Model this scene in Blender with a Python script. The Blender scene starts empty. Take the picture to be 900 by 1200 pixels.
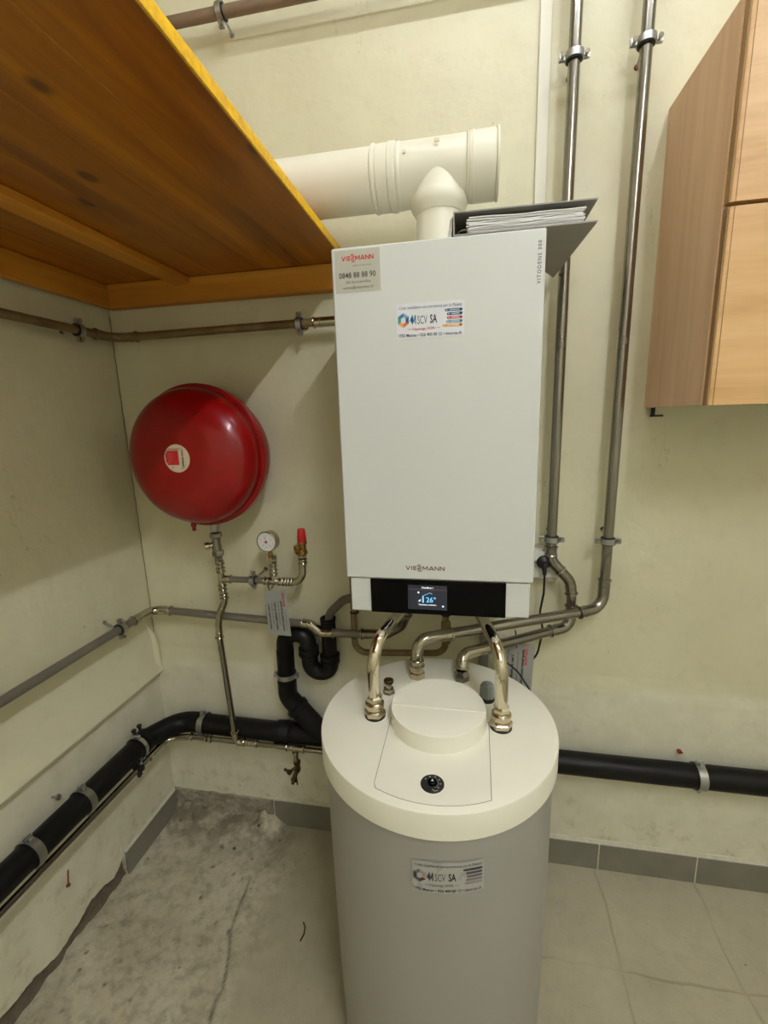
import bpy, math, random
import numpy as np
from mathutils import Vector, Matrix, noise
random.seed(4)
scene = bpy.context.scene
COL = scene.collection

# ------------------------------------------------------------------ camera, world, exposure
cam_data = bpy.data.cameras.new('camera')
cam = bpy.data.objects.new('camera', cam_data)
COL.objects.link(cam)
cam_data.sensor_fit = 'VERTICAL'
cam_data.sensor_height = 36.0
cam_data.lens = 531.59 / 1200 * 36.0
cam_data.clip_start = 0.02
YAW, PITCH, ROLL = -0.187312, -0.202224, -0.030406
_f = Vector((math.sin(YAW)*math.cos(PITCH), math.cos(YAW)*math.cos(PITCH), math.sin(PITCH)))
_r = Vector((math.cos(YAW), -math.sin(YAW), 0)); _u = _r.cross(_f)
_c, _s = math.cos(ROLL), math.sin(ROLL)
_R, _U = _c*_r + _s*_u, -_s*_r + _c*_u
m = Matrix.Identity(4)
for i in range(3):
    m[i][0], m[i][1], m[i][2] = _R[i], _U[i], -_f[i]
m.translation = (1.205, -1.45, 1.594)
cam.matrix_world = m
scene.camera = cam

world = bpy.data.worlds.new('world'); scene.world = world
world.use_nodes = True
world.node_tree.nodes['Background'].inputs[0].default_value = (0.9, 0.95, 1.0, 1)
world.node_tree.nodes['Background'].inputs[1].default_value = 0.0
vs = scene.view_settings
vs.view_transform = 'Standard'; vs.look = 'None'; vs.gamma = 1.0; vs.use_curve_mapping = False
vs.exposure = 0.0
TUBE_NEAR = 58.0      # emission of the tube near the back wall
TUBE_FILL = 275.0       # emission of the added fill tube, unseen further into the room
TUBE_COL = (0.97, 1.0, 1.10)

# ------------------------------------------------------------------ helpers
class MB:
    """collects vertices and faces in world coordinates and links them as one mesh"""
    def __init__(self): self.v = []; self.f = []; self.mi = []; self.cur = 0
    def add(self, vs, fs):
        o = len(self.v); self.v += [tuple(p) for p in vs]
        for f in fs: self.f.append(tuple(i+o for i in f)); self.mi.append(self.cur)
        return self
    def box(self, x0, x1, y0, y1, z0, z1, b=0.0, M=None):
        if b <= 0:
            v = [(x, y, z) for z in (z0, z1) for y in (y0, y1) for x in (x0, x1)]
            f = [(0,2,3,1),(4,5,7,6),(0,1,5,4),(2,6,7,3),(0,4,6,2),(1,3,7,5)]
        else:
            v = []; X=(x0,x1); Y=(y0,y1); Z=(z0,z1); idx={}
            for k in (0,1):
                for j in (0,1):
                    for i in (0,1):
                        sx, sy, sz = (1-2*i)*b, (1-2*j)*b, (1-2*k)*b
                        for a,(dx,dy,dz) in enumerate(((0,sy,sz),(sx,0,sz),(sx,sy,0))):
                            idx[(i,j,k,a)] = len(v); v.append((X[i]+dx, Y[j]+dy, Z[k]+dz))
            I = lambda i,j,k,a: idx[(i,j,k,a)]
            f = []
            for s in (0,1):
                q=[I(s,0,0,0),I(s,1,0,0),I(s,1,1,0),I(s,0,1,0)]; f.append(tuple(q if s else q[::-1]))
                q=[I(0,s,0,1),I(1,s,0,1),I(1,s,1,1),I(0,s,1,1)]; f.append(tuple(q[::-1] if s else q))
                q=[I(0,0,s,2),I(1,0,s,2),I(1,1,s,2),I(0,1,s,2)]; f.append(tuple(q if s else q[::-1]))
            for a in (0,1):
                for c in (0,1):
                    f.append((I(0,a,c,1),I(1,a,c,1),I(1,a,c,2),I(0,a,c,2)))
                    f.append((I(a,0,c,0),I(a,1,c,0),I(a,1,c,2),I(a,0,c,2)))
                    f.append((I(a,c,0,0),I(a,c,1,0),I(a,c,1,1),I(a,c,0,1)))
            for i in (0,1):
                for j in (0,1):
                    for k in (0,1): f.append((I(i,j,k,0),I(i,j,k,1),I(i,j,k,2)))
        if M is not None: v = [M @ Vector(p) for p in v]
        return self.add(v, f)
    def prism(self, pts, axis, a0, a1):
        """polygon pts in the two other axes, extruded along axis between a0 and a1"""
        n = len(pts); v = []
        for a in (a0, a1):
            for p in pts:
                v.append({'x': (a, p[0], p[1]), 'y': (p[0], a, p[1]), 'z': (p[0], p[1], a)}[axis])
        f = [tuple(range(n))[::-1], tuple(range(n, 2*n))]
        f += [(i, (i+1) % n, n+(i+1) % n, n+i) for i in range(n)]
        return self.add(v, f)
    def lathe(self, base, d, prof, n=24, phase=0.0, cap=True):
        """profile of (radius, distance) revolved about the axis base + t*d"""
        d = Vector(d).normalized(); base = Vector(base)
        a = d.orthogonal().normalized(); b = d.cross(a)
        v = []; f = []
        for r, t in prof:
            for k in range(n):
                w = 2*math.pi*k/n + phase
                v.append(base + d*t + (a*math.cos(w) + b*math.sin(w))*r)
        for i in range(len(prof)-1):
            for k in range(n):
                k2 = (k+1) % n
                f.append((i*n+k, i*n+k2, (i+1)*n+k2, (i+1)*n+k))
        if cap:
            f.append(tuple(range(n))[::-1]); f.append(tuple(range((len(prof)-1)*n, len(prof)*n)))
        return self.add(v, f)
    def cyl(self, p, q, r, n=20, r2=None):
        p = Vector(p); q = Vector(q)
        return self.lathe(p, q-p, [(r, 0), (r if r2 is None else r2, (q-p).length)], n)
    def tube(self, path, r, n=16, closed=False, cap=True):
        P = [Vector(p) for p in path]; m = len(P)
        T = []
        for i in range(m):
            if closed: t = P[(i+1) % m] - P[i-1]
            else: t = P[min(i+1, m-1)] - P[max(i-1, 0)]
            T.append(t.normalized())
        N = T[0].orthogonal().normalized(); v = []; f = []
        for i in range(m):
            N = (N - T[i]*N.dot(T[i])).normalized(); B = T[i].cross(N)
            rr = r[i] if isinstance(r, (list, tuple)) else r
            for k in range(n):
                w = 2*math.pi*k/n
                v.append(P[i] + (N*math.cos(w) + B*math.sin(w))*rr)
        mm = m if closed else m-1
        for i in range(mm):
            for k in range(n):
                k2 = (k+1) % n; j = (i+1) % m
                f.append((i*n+k, i*n+k2, j*n+k2, j*n+k))
        if cap and not closed:
            f.append(tuple(range(n))[::-1]); f.append(tuple(range((m-1)*n, m*n)))
        return self.add(v, f)
    def torus(self, c, d, R, r, n=24, k=8):
        d = Vector(d).normalized(); a = d.orthogonal().normalized(); b = d.cross(a); c = Vector(c)
        return self.tube([c + (a*math.cos(2*math.pi*i/n)+b*math.sin(2*math.pi*i/n))*R for i in range(n)], r, k, closed=True)
    def build(self, name, mats, parent=None, label=None, smooth=35):
        me = bpy.data.meshes.new(name)
        org = Vector(parent_org(parent))
        vv = [(p[0]-org.x, p[1]-org.y, p[2]-org.z) for p in self.v]
        me.from_pydata(vv, [], self.f)
        if not isinstance(mats, (list, tuple)): mats = [mats]
        for mt in mats: me.materials.append(mt)
        if len(mats) > 1: me.polygons.foreach_set('material_index', self.mi)
        import bmesh
        bm = bmesh.new(); bm.from_mesh(me); bmesh.ops.recalc_face_normals(bm, faces=bm.faces); bm.to_mesh(me); bm.free()
        if smooth:
            me.shade_smooth(); me.set_sharp_from_angle(angle=math.radians(smooth))
        o = bpy.data.objects.new(name, me); COL.objects.link(o)
        if parent is not None: o.parent = parent
        if label: o['label'] = label
        return o

def parent_org(p):
    s = Vector((0, 0, 0))
    while p is not None:
        s += p.location; p = p.parent
    return s
def fillet(path, R, seg=6):
    """rounds the corners of a polyline; R may be a number or one number per inner corner"""
    P = [Vector(p) for p in path]; out = [P[0]]
    for i in range(1, len(P)-1):
        rr = R[i-1] if isinstance(R, (list, tuple)) else R
        a, b, c = P[i-1], P[i], P[i+1]
        u = (a-b).normalized(); w = (c-b).normalized()
        ang = u.angle(w)
        if ang > 3.1 or rr <= 0: out.append(b); continue
        t = min(rr/math.tan(ang/2), (a-b).length*.499, (c-b).length*.499); re = t*math.tan(ang/2)
        ctr = b + (u+w).normalized()*(re/math.sin(ang/2))
        s = b+u*t-ctr; e = b+w*t-ctr; th = s.angle(e)
        for k in range(seg+1):
            x = k/seg
            out.append(ctr + (s*math.sin((1-x)*th) + e*math.sin(x*th))/math.sin(th))
    out.append(P[-1]); return out
def thing(name, label, cat, loc=(0, 0, 0), group=None, kind=None):
    o = bpy.data.objects.new(name, None); COL.objects.link(o); o.location = loc
    o.empty_display_size = .05
    if kind: o['kind'] = kind
    else:
        o['label'] = label; o['category'] = cat
    if group: o['group'] = group
    return o
def tag(o, label, cat, group=None):
    o['label'] = label; o['category'] = cat
    if group: o['group'] = group
    return o
def structure(o, label=None):
    o['kind'] = 'structure'
    if label: o['label'] = label
    return o

# ------------------------------------------------------------------ materials
def srgb(r, g, b):
    f = lambda c: c/12.92 if c <= .04045 else ((c+.055)/1.055)**2.4
    return (f(r/255), f(g/255), f(b/255), 1)
class Mat:
    def __init__(self, name, col=(.5,.5,.5,1), rough=.5, metal=0.0, **kw):
        self.m = bpy.data.materials.new(name); self.m.use_nodes = True
        self.t = self.m.node_tree; self.b = self.t.nodes['Principled BSDF']
        self.b.inputs['Base Color'].default_value = col
        self.b.inputs['Roughness'].default_value = rough
        self.b.inputs['Metallic'].default_value = metal
        for k, v in kw.items(): self.b.inputs[k].default_value = v
        self.co = None
    def n(self, typ, **kw):
        nd = self.t.nodes.new(typ)
        for k, v in kw.items(): setattr(nd, k, v)
        return nd
    def link(self, a, b): self.t.links.new(a, b)
    def coords(self, scale=(1,1,1), obj=True):
        g = self.n('ShaderNodeNewGeometry') if not obj else self.n('ShaderNodeTexCoord')
        mp = self.n('ShaderNodeMapping'); mp.inputs['Scale'].default_value = scale
        self.link(g.outputs['Object' if obj else 'Position'], mp.inputs['Vector']); return mp.outputs[0]
    def noise(self, vec, scale, detail=4, rough=.55, dist=0):
        nd = self.n('ShaderNodeTexNoise'); nd.inputs['Scale'].default_value = scale
        nd.inputs['Detail'].default_value = detail; nd.inputs['Roughness'].default_value = rough
        nd.inputs['Distortion'].default_value = dist
        self.link(vec, nd.inputs['Vector']); return nd.outputs['Fac']
    def ramp(self, fac, stops, interp='LINEAR'):
        nd = self.n('ShaderNodeValToRGB'); cr = nd.color_ramp; cr.interpolation = interp
        while len(cr.elements) < len(stops): cr.elements.new(.5)
        for e, (p, c) in zip(cr.elements, stops):
            e.position = p; e.color = c if len(c) == 4 else (*c, 1)
        self.link(fac, nd.inputs[0]); return nd.outputs[0]
    def mix(self, fac, a, b, mode='MIX'):
        nd = self.n('ShaderNodeMix'); nd.data_type = 'RGBA'; nd.blend_type = mode
        for s, v in ((nd.inputs[0], fac), (nd.inputs[6], a), (nd.inputs[7], b)):
            if hasattr(v, 'links'): self.link(v, s)
            else: s.default_value = v
        return nd.outputs[2]
    def math(self, op, a, b=None, c=None, clamp=False):
        nd = self.n('ShaderNodeMath'); nd.operation = op; nd.use_clamp = clamp
        for s, v in zip(nd.inputs, (a, b, c)):
            if v is None: continue
            if hasattr(v, 'links'): self.link(v, s)
            else: s.default_value = v
        return nd.outputs[0]
    def mapr(self, v, a, b, c=0, d=1, smooth=True):
        nd = self.n('ShaderNodeMapRange'); nd.interpolation_type = 'SMOOTHSTEP' if smooth else 'LINEAR'
        self.link(v, nd.inputs[0])
        for i, x in zip((1,2,3,4), (a,b,c,d)): nd.inputs[i].default_value = x
        return nd.outputs[0]
    def sep(self, vec):
        nd = self.n('ShaderNodeSeparateXYZ'); self.link(vec, nd.inputs[0]); return nd.outputs
    def color(self, c): self.link(c, self.b.inputs['Base Color']); return self
    def rough(self, c): self.link(c, self.b.inputs['Roughness']); return self
    def bump(self, h, strength=.3, dist=.01):
        nd = self.n('ShaderNodeBump'); nd.inputs['Strength'].default_value = strength
        nd.inputs['Distance'].default_value = dist
        self.link(h, nd.inputs['Height']); self.link(nd.outputs[0], self.b.inputs['Normal']); return self

def noisy(name, col, rough, metal=0, amt=.12, scale=30, bump=.0, **kw):
    """plain finish with slight unevenness in colour and gloss"""
    M = Mat(name, col, rough, metal, **kw); v = M.coords()
    f = M.noise(v, scale, 3)
    dk = tuple(c*(1-amt) for c in col[:3])+(1,); lt = tuple(min(1, c*(1+amt*.6)) for c in col[:3])+(1,)
    M.color(M.ramp(f, [(.3, dk), (.7, lt)]))
    M.rough(M.mapr(f, .3, .7, rough*.85, min(1, rough*1.15)))
    if bump: M.bump(f, bump, .004)
    return M.m

# painted plaster, cream above the dado and greyer below
def wall_paint(name, axis):
    M = Mat(name, rough=.55); v = M.coords(); s = M.sep(v)
    big = M.noise(v, 1.7, 5, .6); fine = M.noise(v, 60, 3); mid = M.noise(v, 9, 4, .6)
    cream = M.mix(M.mapr(big, .35, .68), srgb(221,216,184), srgb(212,206,174))
    grey = M.mix(M.mapr(mid, .3, .7), srgb(224,220,196), srgb(213,208,182)) if axis == 'x' else M.mix(M.mapr(mid, .3, .7), srgb(228,225,202), srgb(219,215,190))
    edge = M.math('ADD', s[2], M.mapr(M.noise(v, 5, 4), .2, .8, -.018, .018))
    top = .655 if axis == 'x' else .70
    col = M.mix(M.mapr(edge, top-.02, top+.02), grey, cream)
    # grime: faint brown blotches, more near the floor
    low = M.mapr(s[2], .38, .02)
    g = M.math('MULTIPLY', M.mapr(M.noise(v, 14, 6, .7), .5, .72), M.math('ADD', M.math('MULTIPLY', low, .5), .10))
    col = M.mix(g, col, srgb(150,132,98))
    # dark specks
    vo = M.n('ShaderNodeTexVoronoi'); vo.inputs['Scale'].default_value = 7; M.link(v, vo.inputs['Vector'])
    sp = M.mapr(vo.outputs['Distance'], .030, .018)
    col = M.mix(M.math('MULTIPLY', sp, .55), col, srgb(120,98,70))
    # thin cracks in the paint
    mp = M.n('ShaderNodeMapping'); mp.inputs['Scale'].default_value = (1,1,.35); M.link(v, mp.inputs[0])
    w = M.noise(mp.outputs[0], 2.2, 6, .6, .4)
    cr = M.mapr(M.math('ABSOLUTE', M.math('SUBTRACT', w, .5)), .0016, 0)
    cr = M.math('MULTIPLY', cr, M.mapr(M.noise(v, 2.6, 2), .52, .62))
    col = M.mix(M.math('MULTIPLY', cr, .28), col, srgb(140,120,88))
    M.color(col); M.rough(M.mapr(mid, .3, .7, .42, .62))
    h = M.math('ADD', M.math('MULTIPLY', mid, .8), M.math('MULTIPLY', fine, .12))
    h = M.math('SUBTRACT', h, M.math('MULTIPLY', cr, .4))
    M.bump(M.math('ADD', h, M.math('MULTIPLY', big, 2.2)), .30, .012); return M.m
PAINT_BACK = wall_paint('cream_wall_paint_back', 'y')
PAINT_LEFT = wall_paint('cream_wall_paint_left', 'x')
PAINT_PLAIN = noisy('cream_paint', srgb(228,225,206), .5, amt=.05, scale=6, bump=.1)
CEIL = noisy('white_ceiling_paint', srgb(232,230,215), .8, amt=.05, scale=5, bump=.2)

def concrete():
    M = Mat('worn_screed', rough=.8); v = M.coords(); s = M.sep(v)
    wob = M.noise(v, 6, 4)
    patch = M.mapr(M.math('ADD', s[0], M.mapr(wob, .2, .8, -.08, .08)), .50, .62)     # 0 = rough patch, 1 = smooth screed
    a = M.noise(v, 3.5, 6, .65); b = M.noise(v, 24, 5, .7); c = M.noise(v, 160, 3, .7)
    rc = M.ramp(a, [(.25, srgb(158,149,122)), (.5, srgb(190,181,154)), (.75, srgb(212,205,180))])
    rc = M.mix(M.mapr(b, .42, .7, 0, .45), rc, srgb(98,90,74))
    sm = M.ramp(a, [(.3, srgb(168,160,134)), (.7, srgb(184,176,149))])
    sm = M.mix(M.mapr(b, .4, .75, 0, .22), sm, srgb(138,128,104))
    col = M.mix(patch, rc, sm)
    col = M.mix(M.mapr(c, .60, .78, 0, .45), col, srgb(105,95,76))
    col = M.mix(M.mapr(c, .40, .25, 0, .35), col, srgb(205,198,178))
    # faint joints of the tiles under the skim coat, a tile is 31.5 cm
    def joint(co, off, per):
        k = M.math('PINGPONG', M.math('ADD', M.math('ADD', co, off), M.mapr(M.noise(v, 3, 3), .2, .8, -.012, .012)), per/2)
        return M.mapr(k, .0055, .001)
    jx = joint(s[0], -1.655+.3225*6, .3225); jy = joint(s[1], .325+.32*9, .32)
    j = M.math('MULTIPLY', M.math('MAXIMUM', jx, jy), M.mapr(M.noise(v, 5, 4), .38, .62, .1, .6))
    j = M.math('MULTIPLY', j, M.mapr(s[0], 1.30, 1.45))
    col = M.mix(M.math('MULTIPLY', j, .7), col, srgb(118,106,82))
    vo = M.n('ShaderNodeTexVoronoi'); vo.inputs['Scale'].default_value = 9; vo.inputs['Randomness'].default_value = 1; M.link(v, vo.inputs['Vector'])
    col = M.mix(M.mapr(vo.outputs['Distance'], .030, .018, 0, .8), col, srgb(52,44,32))
    dirt = M.math('MULTIPLY', M.mapr(s[1], -.22, -.02), M.mapr(M.noise(v, 11, 5, .7), .35, .6))
    dirt = M.math('MULTIPLY', dirt, M.mapr(s[0], .62, .45))
    col = M.mix(M.math('MULTIPLY', dirt, .75), col, srgb(92,82,64))
    # the open crack
    at = M.n('ShaderNodeAttribute'); at.attribute_name = 'crack'
    col = M.mix(at.outputs['Fac'], col, srgb(62,54,40))
    M.color(col)
    h = M.math('ADD', M.math('MULTIPLY', b, .5), M.math('MULTIPLY', c, .18))
    h = M.math('SUBTRACT', h, M.math('MULTIPLY', j, .35))
    M.bump(h, .45, .006); return M.m
SCREED = concrete()
def mortar(name, c0, c1, c2):
    M = Mat(name, rough=.9); v = M.coords()
    a = M.noise(v, 12, 6, .7); b = M.noise(v, 70, 4, .7)
    M.color(M.mix(M.mapr(b, .45, .7, 0, .5), M.ramp(a, [(.3, c0), (.5, c1), (.72, c2)]), srgb(90,80,60)))
    M.bump(M.math('ADD', a, M.math('MULTIPLY', b, .4)), .8, .01); return M.m
MORTAR = mortar('old_mortar', srgb(128,120,102), srgb(158,151,132), srgb(184,178,160))
MORTAR_DARK = mortar('dark_mortar', srgb(84,76,60), srgb(108,98,80), srgb(132,122,102))
TILE = noisy('grey_skirting_tile', srgb(128,124,110), .35, amt=.10, scale=14, bump=.06)
GROUT = noisy('pale_grout', srgb(205,200,178), .9, amt=.1, scale=60, bump=.3)

def wood(name, dark, mid, light, grain, gs=18, rough=.45, knots=True, coat=0.0, kscale=4.0, per=.0):
    """grain = mapping scale, small along the fibres"""
    M = Mat(name, rough=rough); 
    if coat: M.b.inputs['Coat Weight'].default_value = coat; M.b.inputs['Coat Roughness'].default_value = .25
    v0 = M.coords()
    oi = M.n('ShaderNodeObjectInfo')
    off = M.n('ShaderNodeVectorMath'); off.operation = 'ADD'
    cb = M.n('ShaderNodeCombineXYZ')
    for i in range(3): M.link(M.math('MULTIPLY', oi.outputs['Random'], 7.3+i*3.1), cb.inputs[i])
    M.link(v0, off.inputs[0]); M.link(cb.outputs[0], off.inputs[1])
    mp = M.n('ShaderNodeMapping'); mp.inputs['Scale'].default_value = grain; M.link(off.outputs[0], mp.inputs[0]); v = mp.outputs[0]
    a = M.noise(v, gs, 5, .6, .6); b = M.noise(v, gs*7, 3, .6)
    col = M.ramp(a, [(.28, dark), (.5, mid), (.74, light)])
    col = M.mix(M.mapr(b, .5, .75, 0, .25), col, dark)
    if per: col = M.mix(M.math('MULTIPLY', oi.outputs['Random'], per), col, dark)
    if knots:
        mk = M.n('ShaderNodeMapping'); mk.inputs['Scale'].default_value = tuple(.55+.45*(g/max(grain)) for g in grain); M.link(off.outputs[0], mk.inputs[0])
        vo = M.n('ShaderNodeTexVoronoi'); vo.inputs['Scale'].default_value = kscale; M.link(mk.outputs[0], vo.inputs['Vector'])
        col = M.mix(M.mapr(vo.outputs['Distance'], .16, .07, 0, .8), col, tuple(c*.25 for c in dark[:3])+(1,))
    M.color(col); M.bump(M.math('ADD', a, M.math('MULTIPLY', b, .3)), .15, .002); return M.m
YEL = wood('yellow_lacquered_spruce', srgb(124,66,2), srgb(168,100,6), srgb(200,130,12), (1,.10,1), 14, .38, True, .3, 9.0, .35)
YEL_EDGE = noisy('yellow_painted_edge', srgb(250,190,8), .5, amt=.25, scale=90, bump=.3)
LEDGER = wood('spruce_batten', srgb(176,112,26), srgb(208,140,40), srgb(226,164,62), (1,.09,1), 10, .6, True, 0, 6.0)
LEDGER_X = wood('spruce_batten_across', srgb(176,112,26), srgb(208,140,40), srgb(226,164,62), (.09,1,1), 10, .6, True, 0, 6.0)
CAB_SIDE = wood('pinkish_wood_side', srgb(208,168,130), srgb(220,182,146), srgb(230,196,162), (1,1,.06), 22, .5, False)
CAB_DOOR = wood('honey_wood_door', srgb(192,146,90), srgb(217,174,118), srgb(229,190,136), (.10,1,1), 12, .42, False)
CAB_EDGE = wood('dark_door_edge', srgb(126,94,52), srgb(150,114,66), srgb(170,132,80), (1,1,.06), 22, .45, False)
WHITE_METAL = noisy('white_powder_coat', srgb(217,219,214), .32, amt=.02, scale=3)
WHITE_MATT = noisy('white_plastic', srgb(218,216,204), .42, amt=.03, scale=5)
CREAM_PVC = noisy('cream_flue_plastic', srgb(238,234,214), .38, amt=.04, scale=6)
TANK_TOP = noisy('ivory_tank_lid', srgb(240,237,218), .36, amt=.03, scale=5, bump=.05)
TANK_BODY = noisy('pale_grey_tank_jacket', srgb(160,158,150), .42, amt=.05, scale=4, bump=.05)
BLACK_GLASS = noisy('black_glass', srgb(5,5,7), .07, amt=.2, scale=4)
BLACK_GLASS.node_tree.nodes['Principled BSDF'].inputs['Specular IOR Level'].default_value = .15
SEAM = noisy('dark_seam', srgb(48,44,34), .8)
BLACK = noisy('black_rubber', srgb(24,23,22), .55, amt=.3, scale=40)
CABLE = noisy('black_cable', srgb(18,18,18), .4, amt=.2, scale=30)
def pe():
    M = Mat('black_drain_plastic', srgb(24,22,20), .42); v = M.coords()
    a = M.noise(v, 8, 5, .7); b = M.noise(v, 90, 3)
    M.color(M.mix(M.mapr(a, .5, .75, 0, .4), srgb(15,14,13), srgb(34,31,27)))
    M.rough(M.mapr(a, .3, .7, .3, .6)); M.bump(b, .12, .002); return M.m
PE = pe(); PE.node_tree.nodes['Principled BSDF'].inputs['Specular IOR Level'].default_value = .22
def steel(name, c0, c1, r0, r1, scale=12, st=(1,1,1)):
    M = Mat(name, metal=1.0); v = M.coords(st)
    a = M.noise(v, scale*.5, 2, .5)
    c1 = tuple(p*.65+q*.35 for p, q in zip(c0, c1)); M.color(M.mix(M.mapr(a, .3, .7), c0, c1)); M.rough(M.mapr(a, .2, .8, r0, (r0+r1)/2)); return M.m
STEEL = steel('stainless_pipe', srgb(148,144,134), srgb(124,119,108), .22, .36)
STEEL_BRIGHT = steel('bright_press_fitting', srgb(186,180,162), srgb(150,143,124), .12, .24)
CHROME = steel('polished_bent_pipe', srgb(214,206,186), srgb(186,176,152), .07, .15)
NICKEL = steel('nickel_nut', srgb(206,196,172), srgb(178,166,140), .15, .28)
BRASS = steel('old_brass', srgb(176,140,80), srgb(120,88,48), .25, .45)
BRASS_DK = steel('tarnished_bronze', srgb(100,80,56), srgb(52,40,28), .35, .6)
ZINC = steel('zinc_strap', srgb(186,188,186), srgb(150,152,150), .3, .45)
GREY_PIPE = noisy('grey_painted_steel_pipe', srgb(126,121,108), .38, metal=.35, amt=.15, scale=8)
def brownpipe():
    M = Mat('yellow_brown_gas_pipe', metal=.55); v = M.coords()
    a = M.noise(v, 7, 5, .6)
    M.color(M.mix(M.mapr(a, .3, .7), srgb(150,132,96), srgb(118,98,68))); M.rough(M.mapr(a, .3, .7, .35, .55)); return M.m
GAS = brownpipe()
TIN = noisy('brown_painted_pipe', srgb(132,112,92), .5, metal=.2, amt=.15, scale=8)
def red():
    M = Mat('red_enamel', srgb(150,8,12), .3); M.b.inputs['Coat Weight'].default_value = .35; M.b.inputs['Coat Roughness'].default_value = .12
    v = M.coords(); a = M.noise(v, 20, 3); M.color(M.ramp(a, [(.3, srgb(132,0,3)), (.7, srgb(144,0,5))])); M.bump(M.noise(v, 9, 2), .08, .004); return M.m
RED = red(); RED.node_tree.nodes['Principled BSDF'].inputs['Specular IOR Level'].default_value = .3
RED_CAP = noisy('red_plastic', srgb(190,24,30), .35, amt=.1)
PAPER = noisy('white_paper', srgb(232,232,230), .75, amt=.03, scale=10)
PAPER_GREY = noisy('grey_tag_card', srgb(158,158,152), .6, amt=.04, scale=10)
LABEL_GREY = noisy('translucent_grey_label', srgb(190,188,172), .5, amt=.03, scale=10)
LABEL_WHITE = noisy('white_label', srgb(226,228,232), .45, amt=.02, scale=10)
BINDER = noisy('grey_binder_board', srgb(156,153,146), .5, amt=.12, scale=20, bump=.1)
GREY_CAP = noisy('dark_grey_plastic', srgb(132,136,130), .45, amt=.12, scale=20)
RUST = noisy('rust', srgb(120,62,36), .8, amt=.3, scale=120, bump=.4)
HOSE = noisy('grey_brown_hose', srgb(96,90,78), .5, amt=.15, scale=30)
INK = {}
def ink(rgb, rough=.5):
    if rgb not in INK: INK[rgb] = Mat('ink_%d' % len(INK), srgb(*rgb), rough).m
    return INK[rgb]
def emit(name, rgb, st):
    M = Mat(name, srgb(*rgb), .4); M.b.inputs['Emission Color'].default_value = srgb(*rgb); M.b.inputs['Emission Strength'].default_value = st
    return M.m
SCREEN_BG = emit('screen_background', (38,42,52), .35)
SCREEN_WHITE = emit('screen_white', (225,235,250), .9)
SCREEN_BLUE = emit('screen_blue', (120,195,250), .9)
SCREEN_RED = emit('screen_red_line', (150,90,96), .5)

# ------------------------------------------------------------------ lettering
def text_mesh(s, size, bold=0.0, spacing=1.0, width=None, shear=0):
    cu = bpy.data.curves.new('t', 'FONT'); cu.body = s; cu.size = size; cu.offset = bold*size
    cu.space_character = spacing; cu.resolution_u = 2; cu.align_x = 'LEFT'; cu.shear = shear
    ob = bpy.data.objects.new('t', cu); COL.objects.link(ob)
    dg = bpy.context.evaluated_depsgraph_get(); me = bpy.data.meshes.new_from_object(ob.evaluated_get(dg))
    v = [tuple(p.co) for p in me.vertices]; f = [tuple(p.vertices) for p in me.polygons]
    bpy.data.objects.remove(ob); bpy.data.curves.remove(cu); bpy.data.meshes.remove(me)
    x0 = min(p[0] for p in v); x1 = max(p[0] for p in v)
    k = (width/(x1-x0)) if width else 1
    return [((p[0]-x0)*k, p[1], 0) for p in v], f
class Print:
    """flat print on a sheet: map2d turns sheet coordinates (u right, v up, metres) into the scene"""
    def __init__(self, map2d): self.map = map2d; self.layers = {}
    def _l(self, mt): return self.layers.setdefault(mt.name, (mt, MB()))[1]
    def text(self, s, u, v, size, mt, bold=0.0, width=None, spacing=1.0, centre=False, rot=0, shear=0):
        vs_, f = text_mesh(s, size, bold, spacing, width, shear)
        w = max(p[0] for p in vs_)
        o = -w/2 if centre else 0
        c, s_ = math.cos(rot), math.sin(rot)
        self._l(mt).add([self.map(u + (p[0]+o)*c - p[1]*s_, v + (p[0]+o)*s_ + p[1]*c) for p in vs_], f)
        return w
    def poly(self, pts, mt): self._l(mt).add([self.map(*p) for p in pts], [tuple(range(len(pts)))])
    def rect(self, u0, v0, u1, v1, mt, n=1):
        for i in range(n):
            a = u0+(u1-u0)*i/n; b = u0+(u1-u0)*(i+1)/n
            self.poly([(a,v0),(b,v0),(b,v1),(a,v1)], mt)
    def disc(self, u, v, r, mt, n=14): self.poly([(u+r*math.cos(2*math.pi*k/n), v+r*math.sin(2*math.pi*k/n)) for k in range(n)], mt)
    def line(self, pts, w, mt):
        for a, b in zip(pts, pts[1:]):
            d = Vector((b[0]-a[0], b[1]-a[1])).normalized(); q = Vector((-d.y, d.x))*w/2
            self.poly([(a[0]-q.x,a[1]-q.y),(b[0]-q.x,b[1]-q.y),(b[0]+q.x,b[1]+q.y),(a[0]+q.x,a[1]+q.y)], mt)
    def strokes(self, ch, u, v, w, h, t, mt):
        a, b = t/2, 1-t/2
        G = {'V': [[(0,1),(.5,0),(1,1)]], 'I': [[(.5,0),(.5,1)]], 'E': [[(1,b),(0.06,b)],[(0.06,0),(0.06,1)],[(.9,.5),(0.06,.5)],[(1,a),(0.06,a)]],
             'S': [[(.95,b),(.12,b)],[(.08,1),(.08,.48)],[(.08,.5),(.92,.5)],[(.92,.52),(.92,0)],[(.88,a),(.05,a)]],
             'M': [[(.04,0),(.12,1)],[(.10,1),(.5,.22)],[(.5,.22),(.90,1)],[(.88,1),(.96,0)]], 'A': [[(0,0),(.5,1),(1,0)],[(.2,.28),(.8,.28)]],
             'N': [[(.06,0),(.06,1)],[(.06,.96),(.94,.04)],[(.94,0),(.94,1)]]}
        for k in G[ch]:
            self.line([(u+p[0]*w, v+p[1]*h) for p in k], t*h, mt)
    def build(self, name, parent):
        out = []
        for mt, mb in self.layers.values(): out.append(mb.build(name, mt, parent, smooth=0))
        return out
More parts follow.
